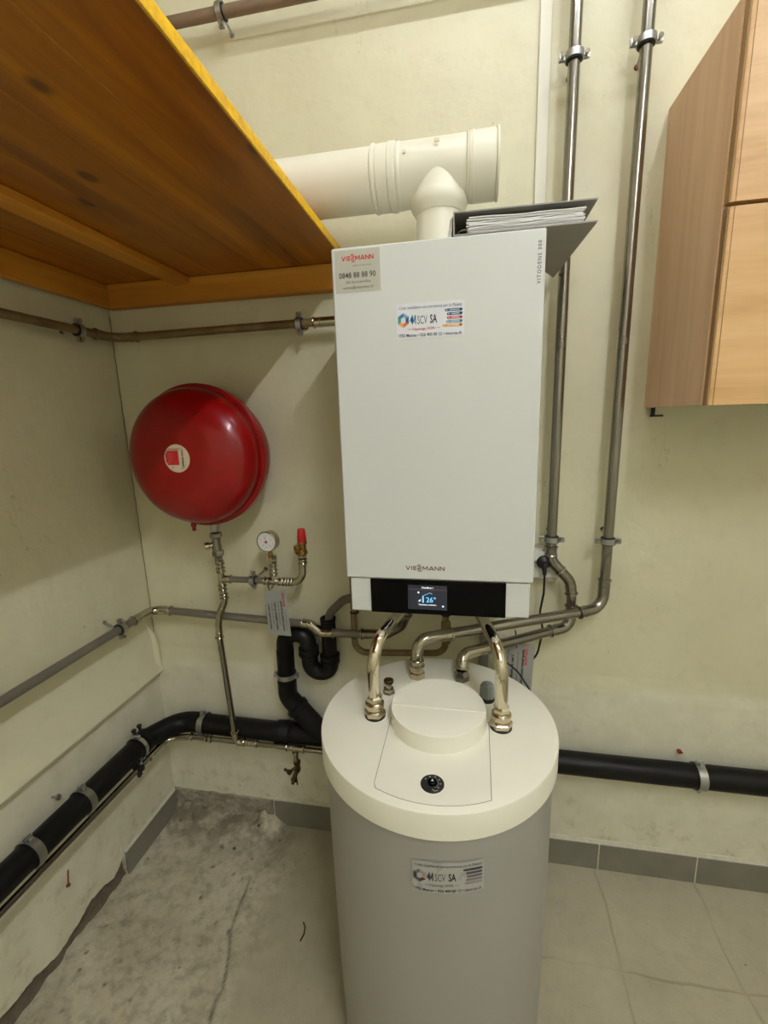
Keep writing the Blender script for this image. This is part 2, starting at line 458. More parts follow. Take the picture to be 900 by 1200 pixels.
def logo_word(P, u, v, h, mt, total, centre_bar=True):
    """V I E, two small S one above the other, M A N N"""
    H = h*.74; x = u; T = .20; total *= 1.08
    for ch, wd in (('V',.095),('I',.03),('E',.075)):
        P.strokes(ch, x+total*.008, v, total*wd, H, T, mt); x += total*(wd+.028)
    sx = x + total*.002
    P.strokes('S', sx, v+H*.54, total*.085, H*.86, .2, mt); P.strokes('S', sx, v-H*.40, total*.085, H*.86, .2, mt)
    x = sx + total*.115
    for ch, wd in (('M',.135),('A',.11),('N',.10),('N',.10)):
        P.strokes(ch, x, v, total*wd, H, T, mt); x += total*(wd+.026)
def service_label(P, W, H, P2, grey=False):
    bl = ink((58,60,66)) if grey else ink((60,72,100)); dk = ink((40,42,46))
    tq = ink((52,56,60)) if grey else ink((40,120,160))
    rd = ink((110,104,104)) if grey else ink((196,60,64))
    P.text('Cette installation est entretenue par la Maison', W*.04, H*.84, H*.125, bl, 0, width=W*.92, shear=.25)
    # hexagon emblem
    cx, cy, r = W*.105, H*.53, H*.20
    hx = [(cx+r*.95*math.cos(math.radians(90+60*k)), cy+r*1.05*math.sin(math.radians(90+60*k))) for k in range(6)]
    inn = [(cx+r*.42*math.cos(math.radians(90+60*k)), cy+r*.48*math.sin(math.radians(90+60*k))) for k in range(6)]
    cols = [(110,112,110),(60,62,62),(84,88,88),(60,62,62),(176,128,122),(150,150,148)] if grey else [(60,118,168),(60,150,150),(244,170,92),(226,120,50),(40,84,128),(110,176,208)]
    for k in range(6):
        P.poly([hx[k], hx[(k+1) % 6], inn[(k+1) % 6], inn[k]], ink(cols[k]))
    # M drawn as a pulse line, then SCV, then SA
    a = H*.40; x = W*.200; pts = [(0,.10),(.014,.10),(.022,.18),(.030,.04),(.038,.25),(.042,0)]; P.line([(x+p[0]*W, a+p[1]*H*1.05) for p in [(.036,.25),(.060,.05),(.084,.25),(.088,0)]], H*.028, tq)
    P.line([(x+p[0]*W, a+p[1]*H*1.05) for p in pts], H*.024, tq)
    P.text('SCV', W*.315, a, H*.34, ink((90,98,104)), .0, width=W*.145)
    P.text('SA', W*.50, a+H*.01, H*.34, dk, .02, width=W*.105)
    P.line([(W*.17, H*.265), (W*.23, H*.265)], H*.012, rd); P.line([(W*.58, H*.265), (W*.65, H*.265)], H*.012, rd)
    P.text('Dépannage 24/24h', W*.24, H*.225, H*.12, rd, .01, width=W*.33)
    P.text('1753 Matran • 026 400 00 12 • mscv-sa.ch', W*.03, H*.045, H*.13, dk, .015, width=W*.93)
    bars = [(.735,(46,96,130)),(.765,(34,84,124)),(.765,(214,84,88)),(.755,(110,164,190)),(.70,(240,172,84))]
    if grey: bars = [(.72,(60,58,62)),(.76,(76,72,76)),(.77,(104,96,100)),(.76,(130,122,124)),(.74,(150,138,140))]
    for i, (u0, c) in enumerate(bars):
        y = H*(.74-.108*i)
        P.rect(W*u0, y-H*.037, W*.955, y+H*.037, ink(c), 8)
        P.disc(W*u0, y, H*.037, ink(c)); P.disc(W*.955, y, H*.037, ink(c))
        if not grey: P2.disc(W*(u0+.01), y, H*.018, LABEL_WHITE)
        if not grey: P2.rect(W*(u0+.05), y-H*.009, W*.93, y+H*.009, LABEL_WHITE, 8)

# ================================================================== ROOM
RX, FY, CZ = 3.3, -3.6, 3.22
# floor: height field over the part in view, plain beyond
CR = [(.449,-.235),(.457,-.338),(.464,-.408),(.495,-.475),(.518,-.547),(.516,-.597),(.531,-.66),(.50,-.80),(.52,-1.0)]
def seg_dist(px, py):
    best = 9.
    for (ax, ay), (bx, by) in zip(CR, CR[1:]):
        dx, dy = bx-ax, by-ay; t = max(0, min(1, ((px-ax)*dx+(py-ay)*dy)/(dx*dx+dy*dy)))
        best = min(best, math.hypot(px-ax-t*dx, py-ay-t*dy))
    return best
xs = list(np.arange(-.03, .72, .0055)) + list(np.arange(.72, 2.5, .05)) + [2.7, 3.0, RX]
ys = [FY, -3.0, -2.4, -1.8, -1.4] + list(np.arange(-1.15, -.70, .02)) + list(np.arange(-.70, .004, .0055))
V = []; CRK = []
for y in ys:
    for x in xs:
        rough = max(0, min(1, (.60-x)/.12)) * max(0, min(1, (y+1.15)/.2))
        h = 0.0; ck = 0.0
        if rough > 0:
            p = Vector((x, y, 0))
            h += rough*(.006*noise.fractal(p*9, 1.0, 2.0, 4) + .002*noise.noise(p*45))
            d = seg_dist(x, y + .0) + .004*abs(noise.noise(p*60))
            if y < -.20:
                ck = max(0, 1-d/.006)*min(1, max(0, (-y-.22)/.04)); h -= .007*ck
                if x < .55: h += .004*max(0, 1-abs(d-.02)/.03)
            # crumbled mortar against the back wall where the skirting tile is missing
            if x < .50 and y > -.12:
                n1 = noise.fractal(p*22, 1.0, 2.0, 4)
                fade = min(1, (.50-x)/.06)
                t = max(0, (y+.085+.025*noise.noise(p*7))/.085)
                h += fade*(t**1.6)*(.045 + .016*n1)
                h += fade*max(0, n1-.25)*.02
            # loose edge along the left wall
            if x < .05:
                h += max(0, (.03-x)/.06)*(.010+.008*noise.noise(p*30))
            # small pits
            q = noise.noise(Vector((x*38, y*38, 3.3)))
            if q > .60: ck = max(ck, min(1, (q-.60)*9)*.7*rough); h -= .002
        V.append((x, y, h)); CRK.append(ck)
nx = len(xs)
F = [(j*nx+i, j*nx+i+1, (j+1)*nx+i+1, (j+1)*nx+i) for j in range(len(ys)-1) for i in range(nx-1)]
me = bpy.data.meshes.new('floor'); me.from_pydata(V, [], F); me.materials.append(SCREED); me.shade_smooth()
at = me.attributes.new('crack', 'FLOAT', 'POINT'); at.data.foreach_set('value', CRK)
floor = bpy.data.objects.new('floor', me); COL.objects.link(floor); structure(floor)

structure(MB().box(-.15, RX+.15, FY-.15, .15, CZ, CZ+.15).build('ceiling', CEIL, smooth=0))
# back wall: a slightly proud dado below 0.70 m with a sloping top
b = MB()
prof = [(.0, -.02), (-.006, -.02), (-.006, .672), (-.005, .69), (-.001, .735), (0.0, .75), (0, CZ), (.15, CZ), (.15, -.02)]
b.prism([(p[0], p[1]) for p in prof], 'x', -.15, RX+.15)
structure(b.build('wall_back', PAINT_BACK, smooth=0))
# left wall: plaster coat whose lower edge is broken away, on a mortar backing 2 cm behind
b = MB(); b.box(-.15, -.02, FY, 0, -.02, CZ)
wl = b.build('wall_left', PAINT_LEFT, smooth=0); structure(wl)
edge = [(0.0,.02),(-.29,.03),(-.306,.092),(-.33,.070),(-.358,.056),(-.40,.070),(-.45,.078),(-.48,.064),(-.515,.054),(-.56,.043),(-.60,.050),(-.646,.058),(-.709,.070),(-.78,.076),(-1.0,.05),(-1.6,.04),(FY,.04)]
def edge_z(y):
    for (a, za), (c, zc) in zip(edge, edge[1:]):
        if c <= y <= a: return za + (zc-za)*(y-a)/(c-a)
    return .04
b = MB(); Y = [0,-.02,-.29,-.2999,-.306] + list(np.arange(-.31, -1.15, -.008)) + [-1.6, FY]
cols = []
for y in Y:
    z0 = edge_z(y) + (.005*noise.noise(Vector((0, y*70, 0))) if y < -.3 and y > -1.2 else 0)
    near = 1 if -1.2 < y < -.3 else 0
    bulge = near*.006*(.5+noise.noise(Vector((2, y*16, 0))))
    zz = [z0, z0+.006, z0+.05, .2, .35, .636, .640, .652, .668, .705, .9, 1.4, 2.0, CZ]
    xx = [-.003+bulge, bulge+.001, bulge*.6, 0, 0, .0, .020, .027, .024, .003, 0, 0, 0, 0]
    cols.append(([(-.02, y, z0-.002)] + [(x, y, z) for x, z in zip(xx, zz)]))
n = len(cols[0])
b.add([p for c in cols for p in c], [(i*n+k, i*n+k+1, (i+1)*n+k+1, (i+1)*n+k) for i in range(len(cols)-1) for k in range(n-1)])
o = b.build('plaster_coat', PAINT_LEFT, wl, smooth=30)
b = MB(); V = []; yy = list(np.arange(-.30, -1.3, -.01)); zz = [-.01, .01, .03, .05, .07, .09, .11]
for y in yy:
    for k, z in enumerate(zz): V.append((-.014 + .010*noise.noise(Vector((1, y*30, z*40))) + (.008 if z < .02 else 0), y, z))
nz = len(zz); b.add(V, [(i*nz+k, i*nz+k+1, (i+1)*nz+k+1, (i+1)*nz+k) for i in range(len(yy)-1) for k in range(nz-1)])
b.build('mortar_bed', MORTAR_DARK, wl, smooth=60)
# corner return of the plaster lip
b = MB()
b.tube([(.010,-.014,.660),(.010,-.014,.74),(.007,-.016,.80),(.001,-.035,.85)], [.016,.014,.010,.003], 10)
b.build('plaster_lip', PAINT_LEFT, wl, smooth=60)
structure(MB().box(RX, RX+.15, FY, 0, -.02, CZ).build('wall_right', PAINT_PLAIN, smooth=0))
structure(MB().box(-.15, RX+.15, FY-.15, FY, -.02, CZ).build('wall_front', PAINT_PLAIN, smooth=0))
# caulk line down the inner corner
b = MB(); b.tube([(.003,-.003,z) if int(z*50) % 3 else (.0045,-.003,z) for z in np.arange(.74, 1.98, .02)], .0013, 6)
structure(b.build('trim_1', noisy('dirty_caulk', srgb(160,136,96), .8, amt=.25, scale=60)))

# skirting tiles
bb = thing('baseboard_back', '', '', (1.5, 0, 0), kind='structure')
tx = [.448, .738, 1.045, 1.358, 1.668, 1.980, 2.292, 2.604, 2.916, 3.228, RX]
for i, (a, c) in enumerate(zip(tx, tx[1:])):
    z1 = .106 if a > .7 else .110
    MB().box(a+.0022, c-.0022, -.016 - random.random()*.001, -.006, .0, z1, .0012).build('tile', TILE, bb)
g = MB().box(tx[0]+.001, RX, -.0148, -.006, 0, .1045)
g.prism([(-.0155, .104), (-.006, .104), (-.006, .118), (-.009, .116)], 'x', tx[0]+.004, RX)
g.build('grout', GROUT, bb, smooth=0)
bl_ = thing('baseboard_left', '', '', (0, -.15, 0), kind='structure')
MB().box(-.001, .009, -.298, -.012, .004, .100, .0012).build('tile', TILE, bl_)
MB().prism([(.0, .098), (.009, .0995), (.0, .106)], 'y', -.298, -.01).build('grout', GROUT, bl_, smooth=0)
# rough mortar left on the back wall where a tile has fallen
b = MB(); V = []; xx = list(np.arange(0.0, .449, .006)); zz = list(np.arange(-.004, .112, .006))
for x in xx:
    for z in zz:
        top = .104 + .006*noise.noise(Vector((x*25, 0, 5)))
        k = 1 if z < top else 0
        V.append((x, -.006 - k*(.007+.006*noise.fractal(Vector((x*30, 1, z*40)), 1, 2, 3)) - (.014*max(0, (.035-z)/.035)), min(z, top+.002)))
nz = len(zz); b.add(V, [(i*nz+k, i*nz+k+1, (i+1)*nz+k+1, (i+1)*nz+k) for i in range(len(xx)-1) for k in range(nz-1)])
structure(b.build('trim_2', MORTAR, smooth=50))
# vertical cable trunking on the back wall
b = MB().box(1.376, 1.406, -.010, 0.002, 1.20, CZ, .0015)
structure(b.build('trim_3', PAINT_PLAIN))

# ================================================================== LAMPS
def tube_lamp(loc, axis, strength, label):
    t = thing('tube_lamp', label, 'lamp', loc, 'fluorescent tubes on the ceiling')
    x, y, z = loc; L = .62
    M = Matrix.Translation(loc) if axis == 'x' else Matrix.Translation(loc) @ Matrix.Rotation(math.pi/2, 4, 'Z')
    MB().box(-L, L, -.03, .03, .028, .07, .004, M).build('housing', WHITE_METAL, t)
    for s in (-1, 1):
        MB().box(s*L-.012, s*L+.012, -.016, .016, -.018, .03, .003, M).build('lamp_holder', WHITE_MATT, t)
    E = Mat('tube_glow_%d' % int(strength*10), (1,1,1,1), .4)
    E.b.inputs['Emission Color'].default_value = (*TUBE_COL, 1); E.b.inputs['Emission Strength'].default_value = strength
    MB().cyl(M @ Vector((-L+.012,0,0)), M @ Vector((L-.012,0,0)), .013, 14).build('tube', E.m, t)
    return t
tube_lamp((1.58, -.71, CZ-.072), 'x', TUBE_NEAR, 'long fluorescent tube lamp on the ceiling close to the back wall')
tube_lamp((1.9, -2.25, CZ-.072), 'y', TUBE_FILL, 'added fill tube lamp on the ceiling in the unseen room behind')  # unseen lamp, added as fill for the front faces and floor

# ================================================================== CLAMPS
def axes(p, wall):
    """unit vector from the pipe towards its wall"""
    return {'back': Vector((0,1,0)), 'left': Vector((-1,0,0))}[wall]
def pipe_clamp(c, d, r, wall, label, w=.016, rub=.022, ears=1, plug=RUST, strap=ZINC, off=None, liner=True, slant=0.0):
    c = Vector(c); d = Vector(d).normalized(); q = axes(c, wall)
    t = thing('pipe_clamp', label, 'clamp', c)
    e = d.cross(q).normalized()*ears
    if liner:
        MB().lathe(c-d*rub/2, d, [(r+.0005,0),(r+.0048,0),(r+.0056,rub*.15),(r+.0056,rub*.85),(r+.0048,rub),(r+.0005,rub)], 24, cap=False).build('rubber_liner', BLACK, t)
    rr = r+.0065 if liner else r+.0005
    MB().lathe(c-d*w/2, d, [(rr-.0015,0),(rr+.0016,0),(rr+.0016,w),(rr-.0015,w),(rr-.0015,0)], 24, cap=False).build('band', strap, t)
    for s in (1, -1):
        k = MB()
        a = c + e*s*(rr+.007)
        Mx = Matrix.Translation(a) @ Matrix(((e.x,q.x,d.x,0),(e.y,q.y,d.y,0),(e.z,q.z,d.z,0),(0,0,0,1)))
        k.box(-.008,.008,-.0045,-.0015,-w/2,w/2,.0005,Mx); k.box(-.008,.008,.0015,.0045,-w/2,w/2,.0005,Mx)
        k.build('ear', strap, t)
        k = MB(); k.cyl(a-q*.012, a+q*.010, .0026, 10); k.lathe(a-q*.0145, q, [(.0055,0),(.0062,.001),(.0062,.004)], 6)
        k.build('screw', STEEL_BRIGHT, t)
    dist = (-c.y if wall == 'back' else c.x) + (0.002)
    if wall == 'back' and c.z < .72: dist -= .008
    a = c+q*rr; z = c+q*dist + Vector((0,0,slant))
    k = MB(); k.lathe(a-q*.001, q, [(.0075,0),(.0075,.009)], 6); k.cyl(a, z, .0036, 10); k.build('stud', ZINC, t)
    MB().lathe(z-q*.006, q, [(.0045,0),(.0072,.001),(.0072,.006)], 12).build('wall_plug', plug, t)
    return t
def bead(mb, p, d, r, br=.0028): mb.torus(p, d, r, br, 20, 8)
def press(path, r, bends, name, mt, parent, label=None, mid=False, k=1.10):
    """press fitting: slightly wider than the pipe, a bead at each mouth"""
    P = fillet(path, bends) if bends else [Vector(p) for p in path]
    b = MB(); b.tube(P, r*k+.0006, 18)
    for a, c in ((P[0], P[1]), (P[-1], P[-2])):
        d = (c-a).normalized(); bead(b, a+d*.004, d, r*k+.0012); bead(b, a+d*.024, d, r*k+.0002, .0014)
    return b.build(name, mt, parent, label)
def pipe(path, r, name, mt, parent, bends=0, label=None, n=18):
    return MB().tube(fillet(path, bends) if bends else path, r, n).build(name, mt, parent, label)

# ================================================================== BROWN PIPE UNDER THE SHELF
t = thing('gas_pipe', 'thin brown pipe running under the shelf around the corner, above the red vessel', 'pipe', (.4,-.06,1.88))
pipe([(.06,-3.2,1.88),(.06,-.13,1.88)], .0125, 'pipe', GAS, t)
press([(.06,-.145,1.88),(.06,-.06,1.88),(.145,-.06,1.88)], .0125, .045, 'elbow', GAS, t)
pipe([(.13,-.06,1.88),(.80,-.06,1.885)], .0125, 'pipe', GAS, t)
press([(.742,-.06,1.884),(.907,-.06,1.885)], .0125, 0, 'coupling', STEEL_BRIGHT, t, 'bright metal press coupling')
pipe_clamp((.06,-.204,1.88), (0,1,0), .0125, 'left', 'clamp of the brown pipe on the left wall near the corner under the shelf')
pipe_clamp((.699,-.06,1.883), (1,0,0), .0125, 'back', 'clamp of the brown pipe on the back wall just left of the boiler')

# painted pipe close to the ceiling
t = thing('ceiling_pipe', 'brown pipe running along the back wall above the yellow shelf near the ceiling', 'pipe', (.5,-.06,2.695))
pipe([(.0,-.06,2.695),(3.2,-.06,2.695)], .0145, 'pipe', TIN, t)
pipe_clamp((.53,-.06,2.695), (1,0,0), .0145, 'back', 'clamp holding the brown pipe above the yellow shelf near the ceiling', plug=ZINC, slant=-.012)

# ================================================================== WATER PIPE AT MID HEIGHT
t = thing('water_pipe', 'grey water pipe at mid height from the left wall around the corner to the boiler', 'pipe', (.4,-.06,.925))
r = .0138
pipe([(.06,-3.2,.93),(.06,-.15,.93)], r, 'pipe', GREY_PIPE, t)
press([(.06,-.165,.93),(.06,-.058,.928),(.135,-.058,.926)], r, .05, 'elbow', STEEL_BRIGHT, t, 'bright metal press elbow')
pipe([(.12,-.058,.926),(.665,-.064,.907)], r, 'pipe', GREY_PIPE, t)
press([(.640,-.064,.908),(.672,-.064,.906),(.712,-.07,.879),(.755,-.07,.881)], r, .03, 'offset_bend', STEEL_BRIGHT, t, 'bright metal offset bend')
pipe([(.74,-.07,.881),(.87,-.07,.884)], r, 'pipe', GREY_PIPE, t)
press([(.852,-.07,.884),(.94,-.08,.893),(.995,-.10,.935),(1.02,-.14,1.0)], r, .05, 'elbow', STEEL, t)
pipe([(1.016,-.135,.99),(1.02,-.15,1.13)], r, 'pipe', STEEL, t)
pipe_clamp((.06,-.222,.93), (0,1,0), r, 'left', 'clamp of the grey pipe at mid height on the left wall', plug=ZINC, slant=.02)

# U-shaped pipe hanging under the boiler at the wall
t = thing('looped_pipe', 'thin bronze coloured U pipe hanging on the wall below the boiler', 'pipe', (.95,-.06,.82))
pipe([(.828,-.055,1.14),(.824,-.055,.806),(1.134,-.055,.824),(1.137,-.055,1.14)], .011, 'pipe', GAS, t, .04)
for p in ((.828,-.055,.955),(.825,-.055,.865)): MB().torus(p, (0,0,1), .0125, .003, 18, 8).build('ring', BLACK, t)
b = MB(); b.lathe((1.136,-.055,.905), (0,0,1), [(.013,0),(.016,.004),(.016,.03),(.013,.034)], 20); b.lathe((1.135,-.055,.86), (0,0,1), [(.0145,0),(.0165,.004),(.0165,.034),(.0145,.038)], 6)
b.build('union', GAS, t)
b = MB(); b.torus((1.136,-.055,.963), (0,0,1), .013, .004, 18, 8); b.build('ring', BLACK, t)

# ================================================================== TALL STEEL RISERS
r = .0145
t = thing('heating_pipe', 'left of the two tall steel pipes, jogging right beside the boiler, down to the tank', 'pipe', (1.455,-.06,1.2))
pipe([(1.455,-.06,CZ),(1.453,-.06,1.19)], r, 'pipe', STEEL, t)
press([(1.453,-.06,1.205),(1.453,-.06,1.16),(1.512,-.06,1.092),(1.518,-.06,1.05)], r, .05, 'offset_bend', STEEL, t)
for p, d in (((1.4825,-.06,1.126), (.65,0,-.75)), ((1.453,-.06,1.175), (0,0,1))):
    b = MB(); bead(b, p, d, r*1.1+.001); b.build('bead', STEEL_BRIGHT, t)
pipe([(1.518,-.06,1.06),(1.519,-.06,.99)], r, 'pipe', STEEL, t)
press([(1.519,-.06,1.018),(1.520,-.062,.945),(1.452,-.098,.944)], r, .045, 'elbow', STEEL, t)
pipe([(1.47,-.088,.944),(1.255,-.250,.955)], r, 'pipe', STEEL, t)
press([(1.268,-.240,.954),(1.193,-.300,.960),(1.191,-.322,.925)], r, .04, 'elbow', STEEL_BRIGHT, t)
b = MB(); b.lathe((1.191,-.325,.896), (0,0,1), [(.019,0),(.021,.003),(.021,.020),(.017,.025),(.0165,.032)], 6); b.build('union_nut', STEEL, t)
t = thing('heating_pipe', 'right of the two tall steel pipes, turning left below the boiler to the tank', 'pipe', (1.61,-.06,1.2))
pipe([(1.622,-.06,CZ),(1.610,-.06,1.07)], r, 'pipe', STEEL, t)
press([(1.610,-.06,1.105),(1.609,-.06,1.012),(1.530,-.105,1.011)], r, .055, 'elbow', STEEL, t)
pipe([(1.545,-.096,1.011),(1.135,-.29,1.007)], r, 'pipe', STEEL, t)
press([(1.165,-.277,1.007),(1.074,-.322,1.006),(1.071,-.328,.945)], r, .05, 'elbow', STEEL_BRIGHT, t)
b = MB()
b.lathe((1.071,-.328,.926), (0,0,1), [(.018,-.008),(.018,0),(.021,.003),(.021,.009),(.016,.012),(.0165,.022)], 20); b.build('collar', NICKEL, t)
b = MB(); b.lathe((1.071,-.328,.896), (0,0,1), [(.020,0),(.0225,.003),(.0225,.019),(.018,.023)], 6); b.build('union_nut', NICKEL, t)
pipe_clamp((1.454,-.06,2.456), (0,0,1), r, 'back', 'upper clamp of the left tall steel pipe', ears=-1, slant=-.012)
pipe_clamp((1.617,-.06,2.463), (0,0,1), r, 'back', 'upper clamp of the right tall steel pipe', ears=-1, slant=-.016)
pipe_clamp((1.453,-.06,1.224), (0,0,1), r, 'back', 'lower clamp of the left tall steel pipe beside the boiler', ears=-1, slant=.018)
pipe_clamp((1.611,-.06,1.222), (0,0,1), r, 'back', 'lower clamp of the right tall steel pipe', ears=1, slant=.022)

# ================================================================== VESSEL BRANCH
t = thing('vessel_pipe', 'steel pipe with press fittings from the red vessel down to the thin floor pipe', 'pipe', (.37,-.1,1.0))
r = .0105
press([(.374,-.1,1.14),(.376,-.1,1.03)], r, 0, 'tee', STEEL_BRIGHT, t)
for z in (1.128,1.112,1.100,1.050,1.036): b = MB(); bead(b, (.3755,-.1,z), (0,0,1), r*1.1+.0018, .0034); b.build('bead', STEEL_BRIGHT, t)
b = MB(); b.cyl((.376,-.1,1.074), (.412,-.1,1.074), .0125, 18); bead(b, (.409,-.1,1.074), (1,0,0), .0128)
b.build('tee_outlet', STEEL_BRIGHT, t)
press([(.376,-.1,1.04),(.379,-.1,.995),(.354,-.098,.945),(.344,-.098,.905),(.342,-.098,.850)], r, .045, 'offset_bend', STEEL_BRIGHT, t)
for z in (1.005, 1.018): b = MB(); bead(b, (.378,-.1,z), (0,0,1), .0135); b.build('bead', STEEL_BRIGHT, t)
pipe([(.342,-.098,.865),(.366,-.105,.47)], r, 'pipe', STEEL, t)
press([(.365,-.105,.485),(.367,-.104,.438),(.400,-.100,.437)], .0105, .02, 'elbow', STEEL_BRIGHT, t)
pipe([(.40,-.1,1.074),(.56,-.1,1.073)], r, 'pipe', GREY_PIPE, t)
press([(.530,-.1,1.073),(.602,-.1,1.072)], r, 0, 'tee', STEEL_BRIGHT, t)
b = MB(); b.cyl((.568,-.1,1.072), (.568,-.1,1.15), .0115, 18)
for z in (1.098,1.112,1.128): k = MB(); bead(k, (.568,-.1,z), (0,0,1), .0125, .003); k.build('bead', STEEL_BRIGHT, t)
for x in (.548,.585,.612,.622,.632): k = MB(); bead(k, (x,-.1,1.072), (1,0,0), .0125, .003); k.build('bead', STEEL_BRIGHT, t)
b.lathe((.568,-.1,1.136), (0,0,1), [(.014,0),(.016,.003),(.016,.022),(.013,.026)], 6)
b.build('gauge_stem', STEEL_BRIGHT, t)
press([(.598,-.1,1.072),(.668,-.1,1.072),(.673,-.1,1.155)], r, .04, 'elbow', STEEL_BRIGHT, t)
for z in (1.152,1.14): k = MB(); bead(k, (.673,-.1,z), (0,0,1), .0130, .003); k.build('bead', STEEL_BRIGHT, t)
b = MB(); b.lathe((.673,-.1,1.156), (0,0,1), [(.013,0),(.015,.003),(.015,.012),(.012,.015)], 6); b.build('nut', STEEL_BRIGHT, t)
pipe_clamp((.492,-.1,1.074), (1,0,0), r, 'back', 'clamp on the short horizontal pipe left of the pressure gauge', slant=.006)

# cap valve under the vessel
t = thing('shutoff_valve', 'steel cap valve directly under the red vessel', 'valve', (.375,-.105,1.19))
b = MB(); b.lathe((.374,-.105,1.276), (0,0,-1), [(.017,0),(.017,.030),(.0145,.034)], 24); b.build('socket', ZINC, t)
b = MB(); b.lathe((.374,-.105,1.240), (0,0,-1), [(.015,0),(.0205,.003),(.0205,.017),(.016,.020)], 6)
b.lathe((.374,-.105,1.22), (0,0,-1), [(.015,0),(.0135,.012),(.016,.03),(.016,.045)], 20)
b.lathe((.374,-.102,1.176), (0,0,-1), [(.0175,0),(.0195,.003),(.0195,.018),(.014,.022),(.0125,.04)], 6); b.build('body', STEEL, t)
b = MB(); b.lathe((.365,-.108,1.197), (-1,-.5,-.1), [(.009,0),(.009,.012),(.013,.014),(.013,.026),(.010,.030)], 16); b.build('side_cap', NICKEL, t)

# pressure gauge
t = thing('pressure_gauge', 'round white pressure gauge standing on the small pipe between vessel and safety valve', 'gauge', (.568,-.1,1.16))
gc = Vector((.566,-.1,1.215)); gd = Vector((-.10,-1,.02)).normalized(); GR = .0335
b = MB(); b.lathe(gc-gd*.004, gd, [(GR-.006,0),(GR,.003),(GR,.022),(GR+.0015,.024),(GR+.0015,.031),(GR-.002,.0325),(GR-.003,.029)], 36); b.build('housing', STEEL_BRIGHT, t)
b = MB(); b.lathe(gc+gd*.0245, gd, [(GR-.0025,0),(GR-.0025,.0012)], 36); dial = b.build('dial', PAPER, t)
ga = Vector((1,0,0)); ga = (ga-gd*ga.dot(gd)).normalized(); gu = gd.cross(ga)*-1
if gu.z < 0: gu = -gu
mp = lambda u, v: gc+gd*.0262+ga*u+gu*v
P = Print(mp)
for k in range(21):
    w = math.radians(225-270*k/20); a = .026; c_ = .0225 if k % 5 else .0205
    P.line([(a*math.cos(w), a*math.sin(w)), (c_*math.cos(w), c_*math.sin(w))], .0007, ink((40,40,40)))
for k, sgn in enumerate('01234'):
    w = math.radians(225-270*k/4); P.text(sgn, .0165*math.cos(w), .0165*math.sin(w)-.002, .0062, ink((40,40,40)), .02, centre=True)
P.text('bar', 0, -.019, .0055, ink((40,40,40)), 0, centre=True)
P.line([(.023*math.cos(math.radians(158)), .023*math.sin(math.radians(158))),(.026*math.cos(math.radians(158)), .026*math.sin(math.radians(158)))], .002, ink((190,40,40)))
P.build('scale', dial)
mp2 = lambda u, v: gc+gd*.0275+ga*u+gu*v
P = Print(mp2); P.line([(.003,-.006),(-.0075,.0195)], .0014, ink((30,30,30))); P.build('needle', t)
P = Print(lambda u, v: gc+gd*.0272+ga*u+gu*v); P.line([(.0,.0),(-.009,-.002)], .003, ink((214,60,40))); P.disc(0, 0, .0045, ink((214,60,40))); P.build('red_marker', t)
b = MB(); b.lathe(gc+gd*.006-gu*GR, -gu, [(.008,-.003),(.008,.008),(.010,.009),(.010,.018),(.0075,.020),(.0075,.026)], 6); b.build('stem', BRASS, t)

# safety valve
t = thing('safety_valve', 'brass safety valve with a red plastic cap right of the pressure gauge', 'valve', (.673,-.1,1.17))
b = MB(); b.lathe((.675,-.1,1.169), (0,0,1), [(.012,0),(.0165,.003),(.0165,.012),(.012,.016),(.013,.034),(.0165,.037),(.0165,.043),(.011,.046)], 20)
b.lathe((.675,-.1,1.190), (-.85,-.8,-.15), [(.010,0),(.012,.012),(.0165,.014),(.0165,.024),(.012,.024),(.011,.016)], 20, cap=False)
b.build('body', BRASS, t)
b = MB(); b.lathe((.6675,-.107,1.1887), (-.85,-.8,-.15), [(.011,0),(.011,.003)], 20); b.build('outlet', ink((60,44,26)), t)
b = MB(); v = []
b.lathe((.675,-.1,1.213), (0,0,1), [(.0150,0),(.0155,.003),(.0125,.038),(.0110,.042),(.006,.043)], 12); b.build('cap', RED_CAP, t, smooth=20)

# ================================================================== RED EXPANSION VESSEL
VC = Vector((.372, 0, 1.496))
t = thing('expansion_vessel', 'round red expansion vessel hanging on the back wall below the shelf', 'vessel', (.372,-.12,1.496))
def dome(r0, h, flat, n=12):
    """flattened cap profile from the rim to the pole"""
    out = []
    for i in range(n+1):
        a = math.pi/2*i/n
        out.append((max(.0004, r0*(math.cos(a)**(flat))), h*(math.sin(a)**.92)))
    return out
fp = [(.2075,0),(.2085,.016)] + [(r_, .030+h_*.92) for r_, h_ in dome(.2085, .092, .52, 16)]
b = MB(); b.lathe((VC.x,-.137,VC.z), (0,-1,0), fp, 72); b.build('front_shell', RED, t, smooth=60)
b = MB(); b.lathe((VC.x,-.150,VC.z), (0,1,0), [(.2085,0),(.2200,.001),(.2225,.004),(.2225,.024),(.2195,.028),(.213,.030)], 72); b.build('flange', RED, t)
b = MB(); b.lathe((VC.x,-.122,VC.z), (0,1,0), [(.2115,0),(.208,.03)] + [(r_, .035+h_*.8) for r_, h_ in dome(.205, .085, .45, 12)], 64); b.build('rear_shell', RED, t, smooth=60)
b = MB(); b.lathe((.372-.034,-.165,1.292), (0,0,-1), [(.006,0),(.006,.008),(.0085,.008),(.0085,.018),(.006,.020),(.006,.032)], 14)
b.build('air_valve_cap', RED, t)
front_y = -.137-.030-.092*.92
b = MB()
def lab_pt(u, v, d=.0):   # sits on the dome
    rr = math.hypot(u, v)
    # find the height of the shell at this radius
    best = front_y
    pr = fp[2:]
    for (ra, ha), (rb, hb) in zip(pr, pr[1:]):
        if rb <= rr <= ra:
            k = (rr-rb)/(ra-rb+1e-9); best = -.137-(hb+(ha-hb)*k); break
    return (VC.x-.004+u, best-.0006-d, VC.z+.003+v)
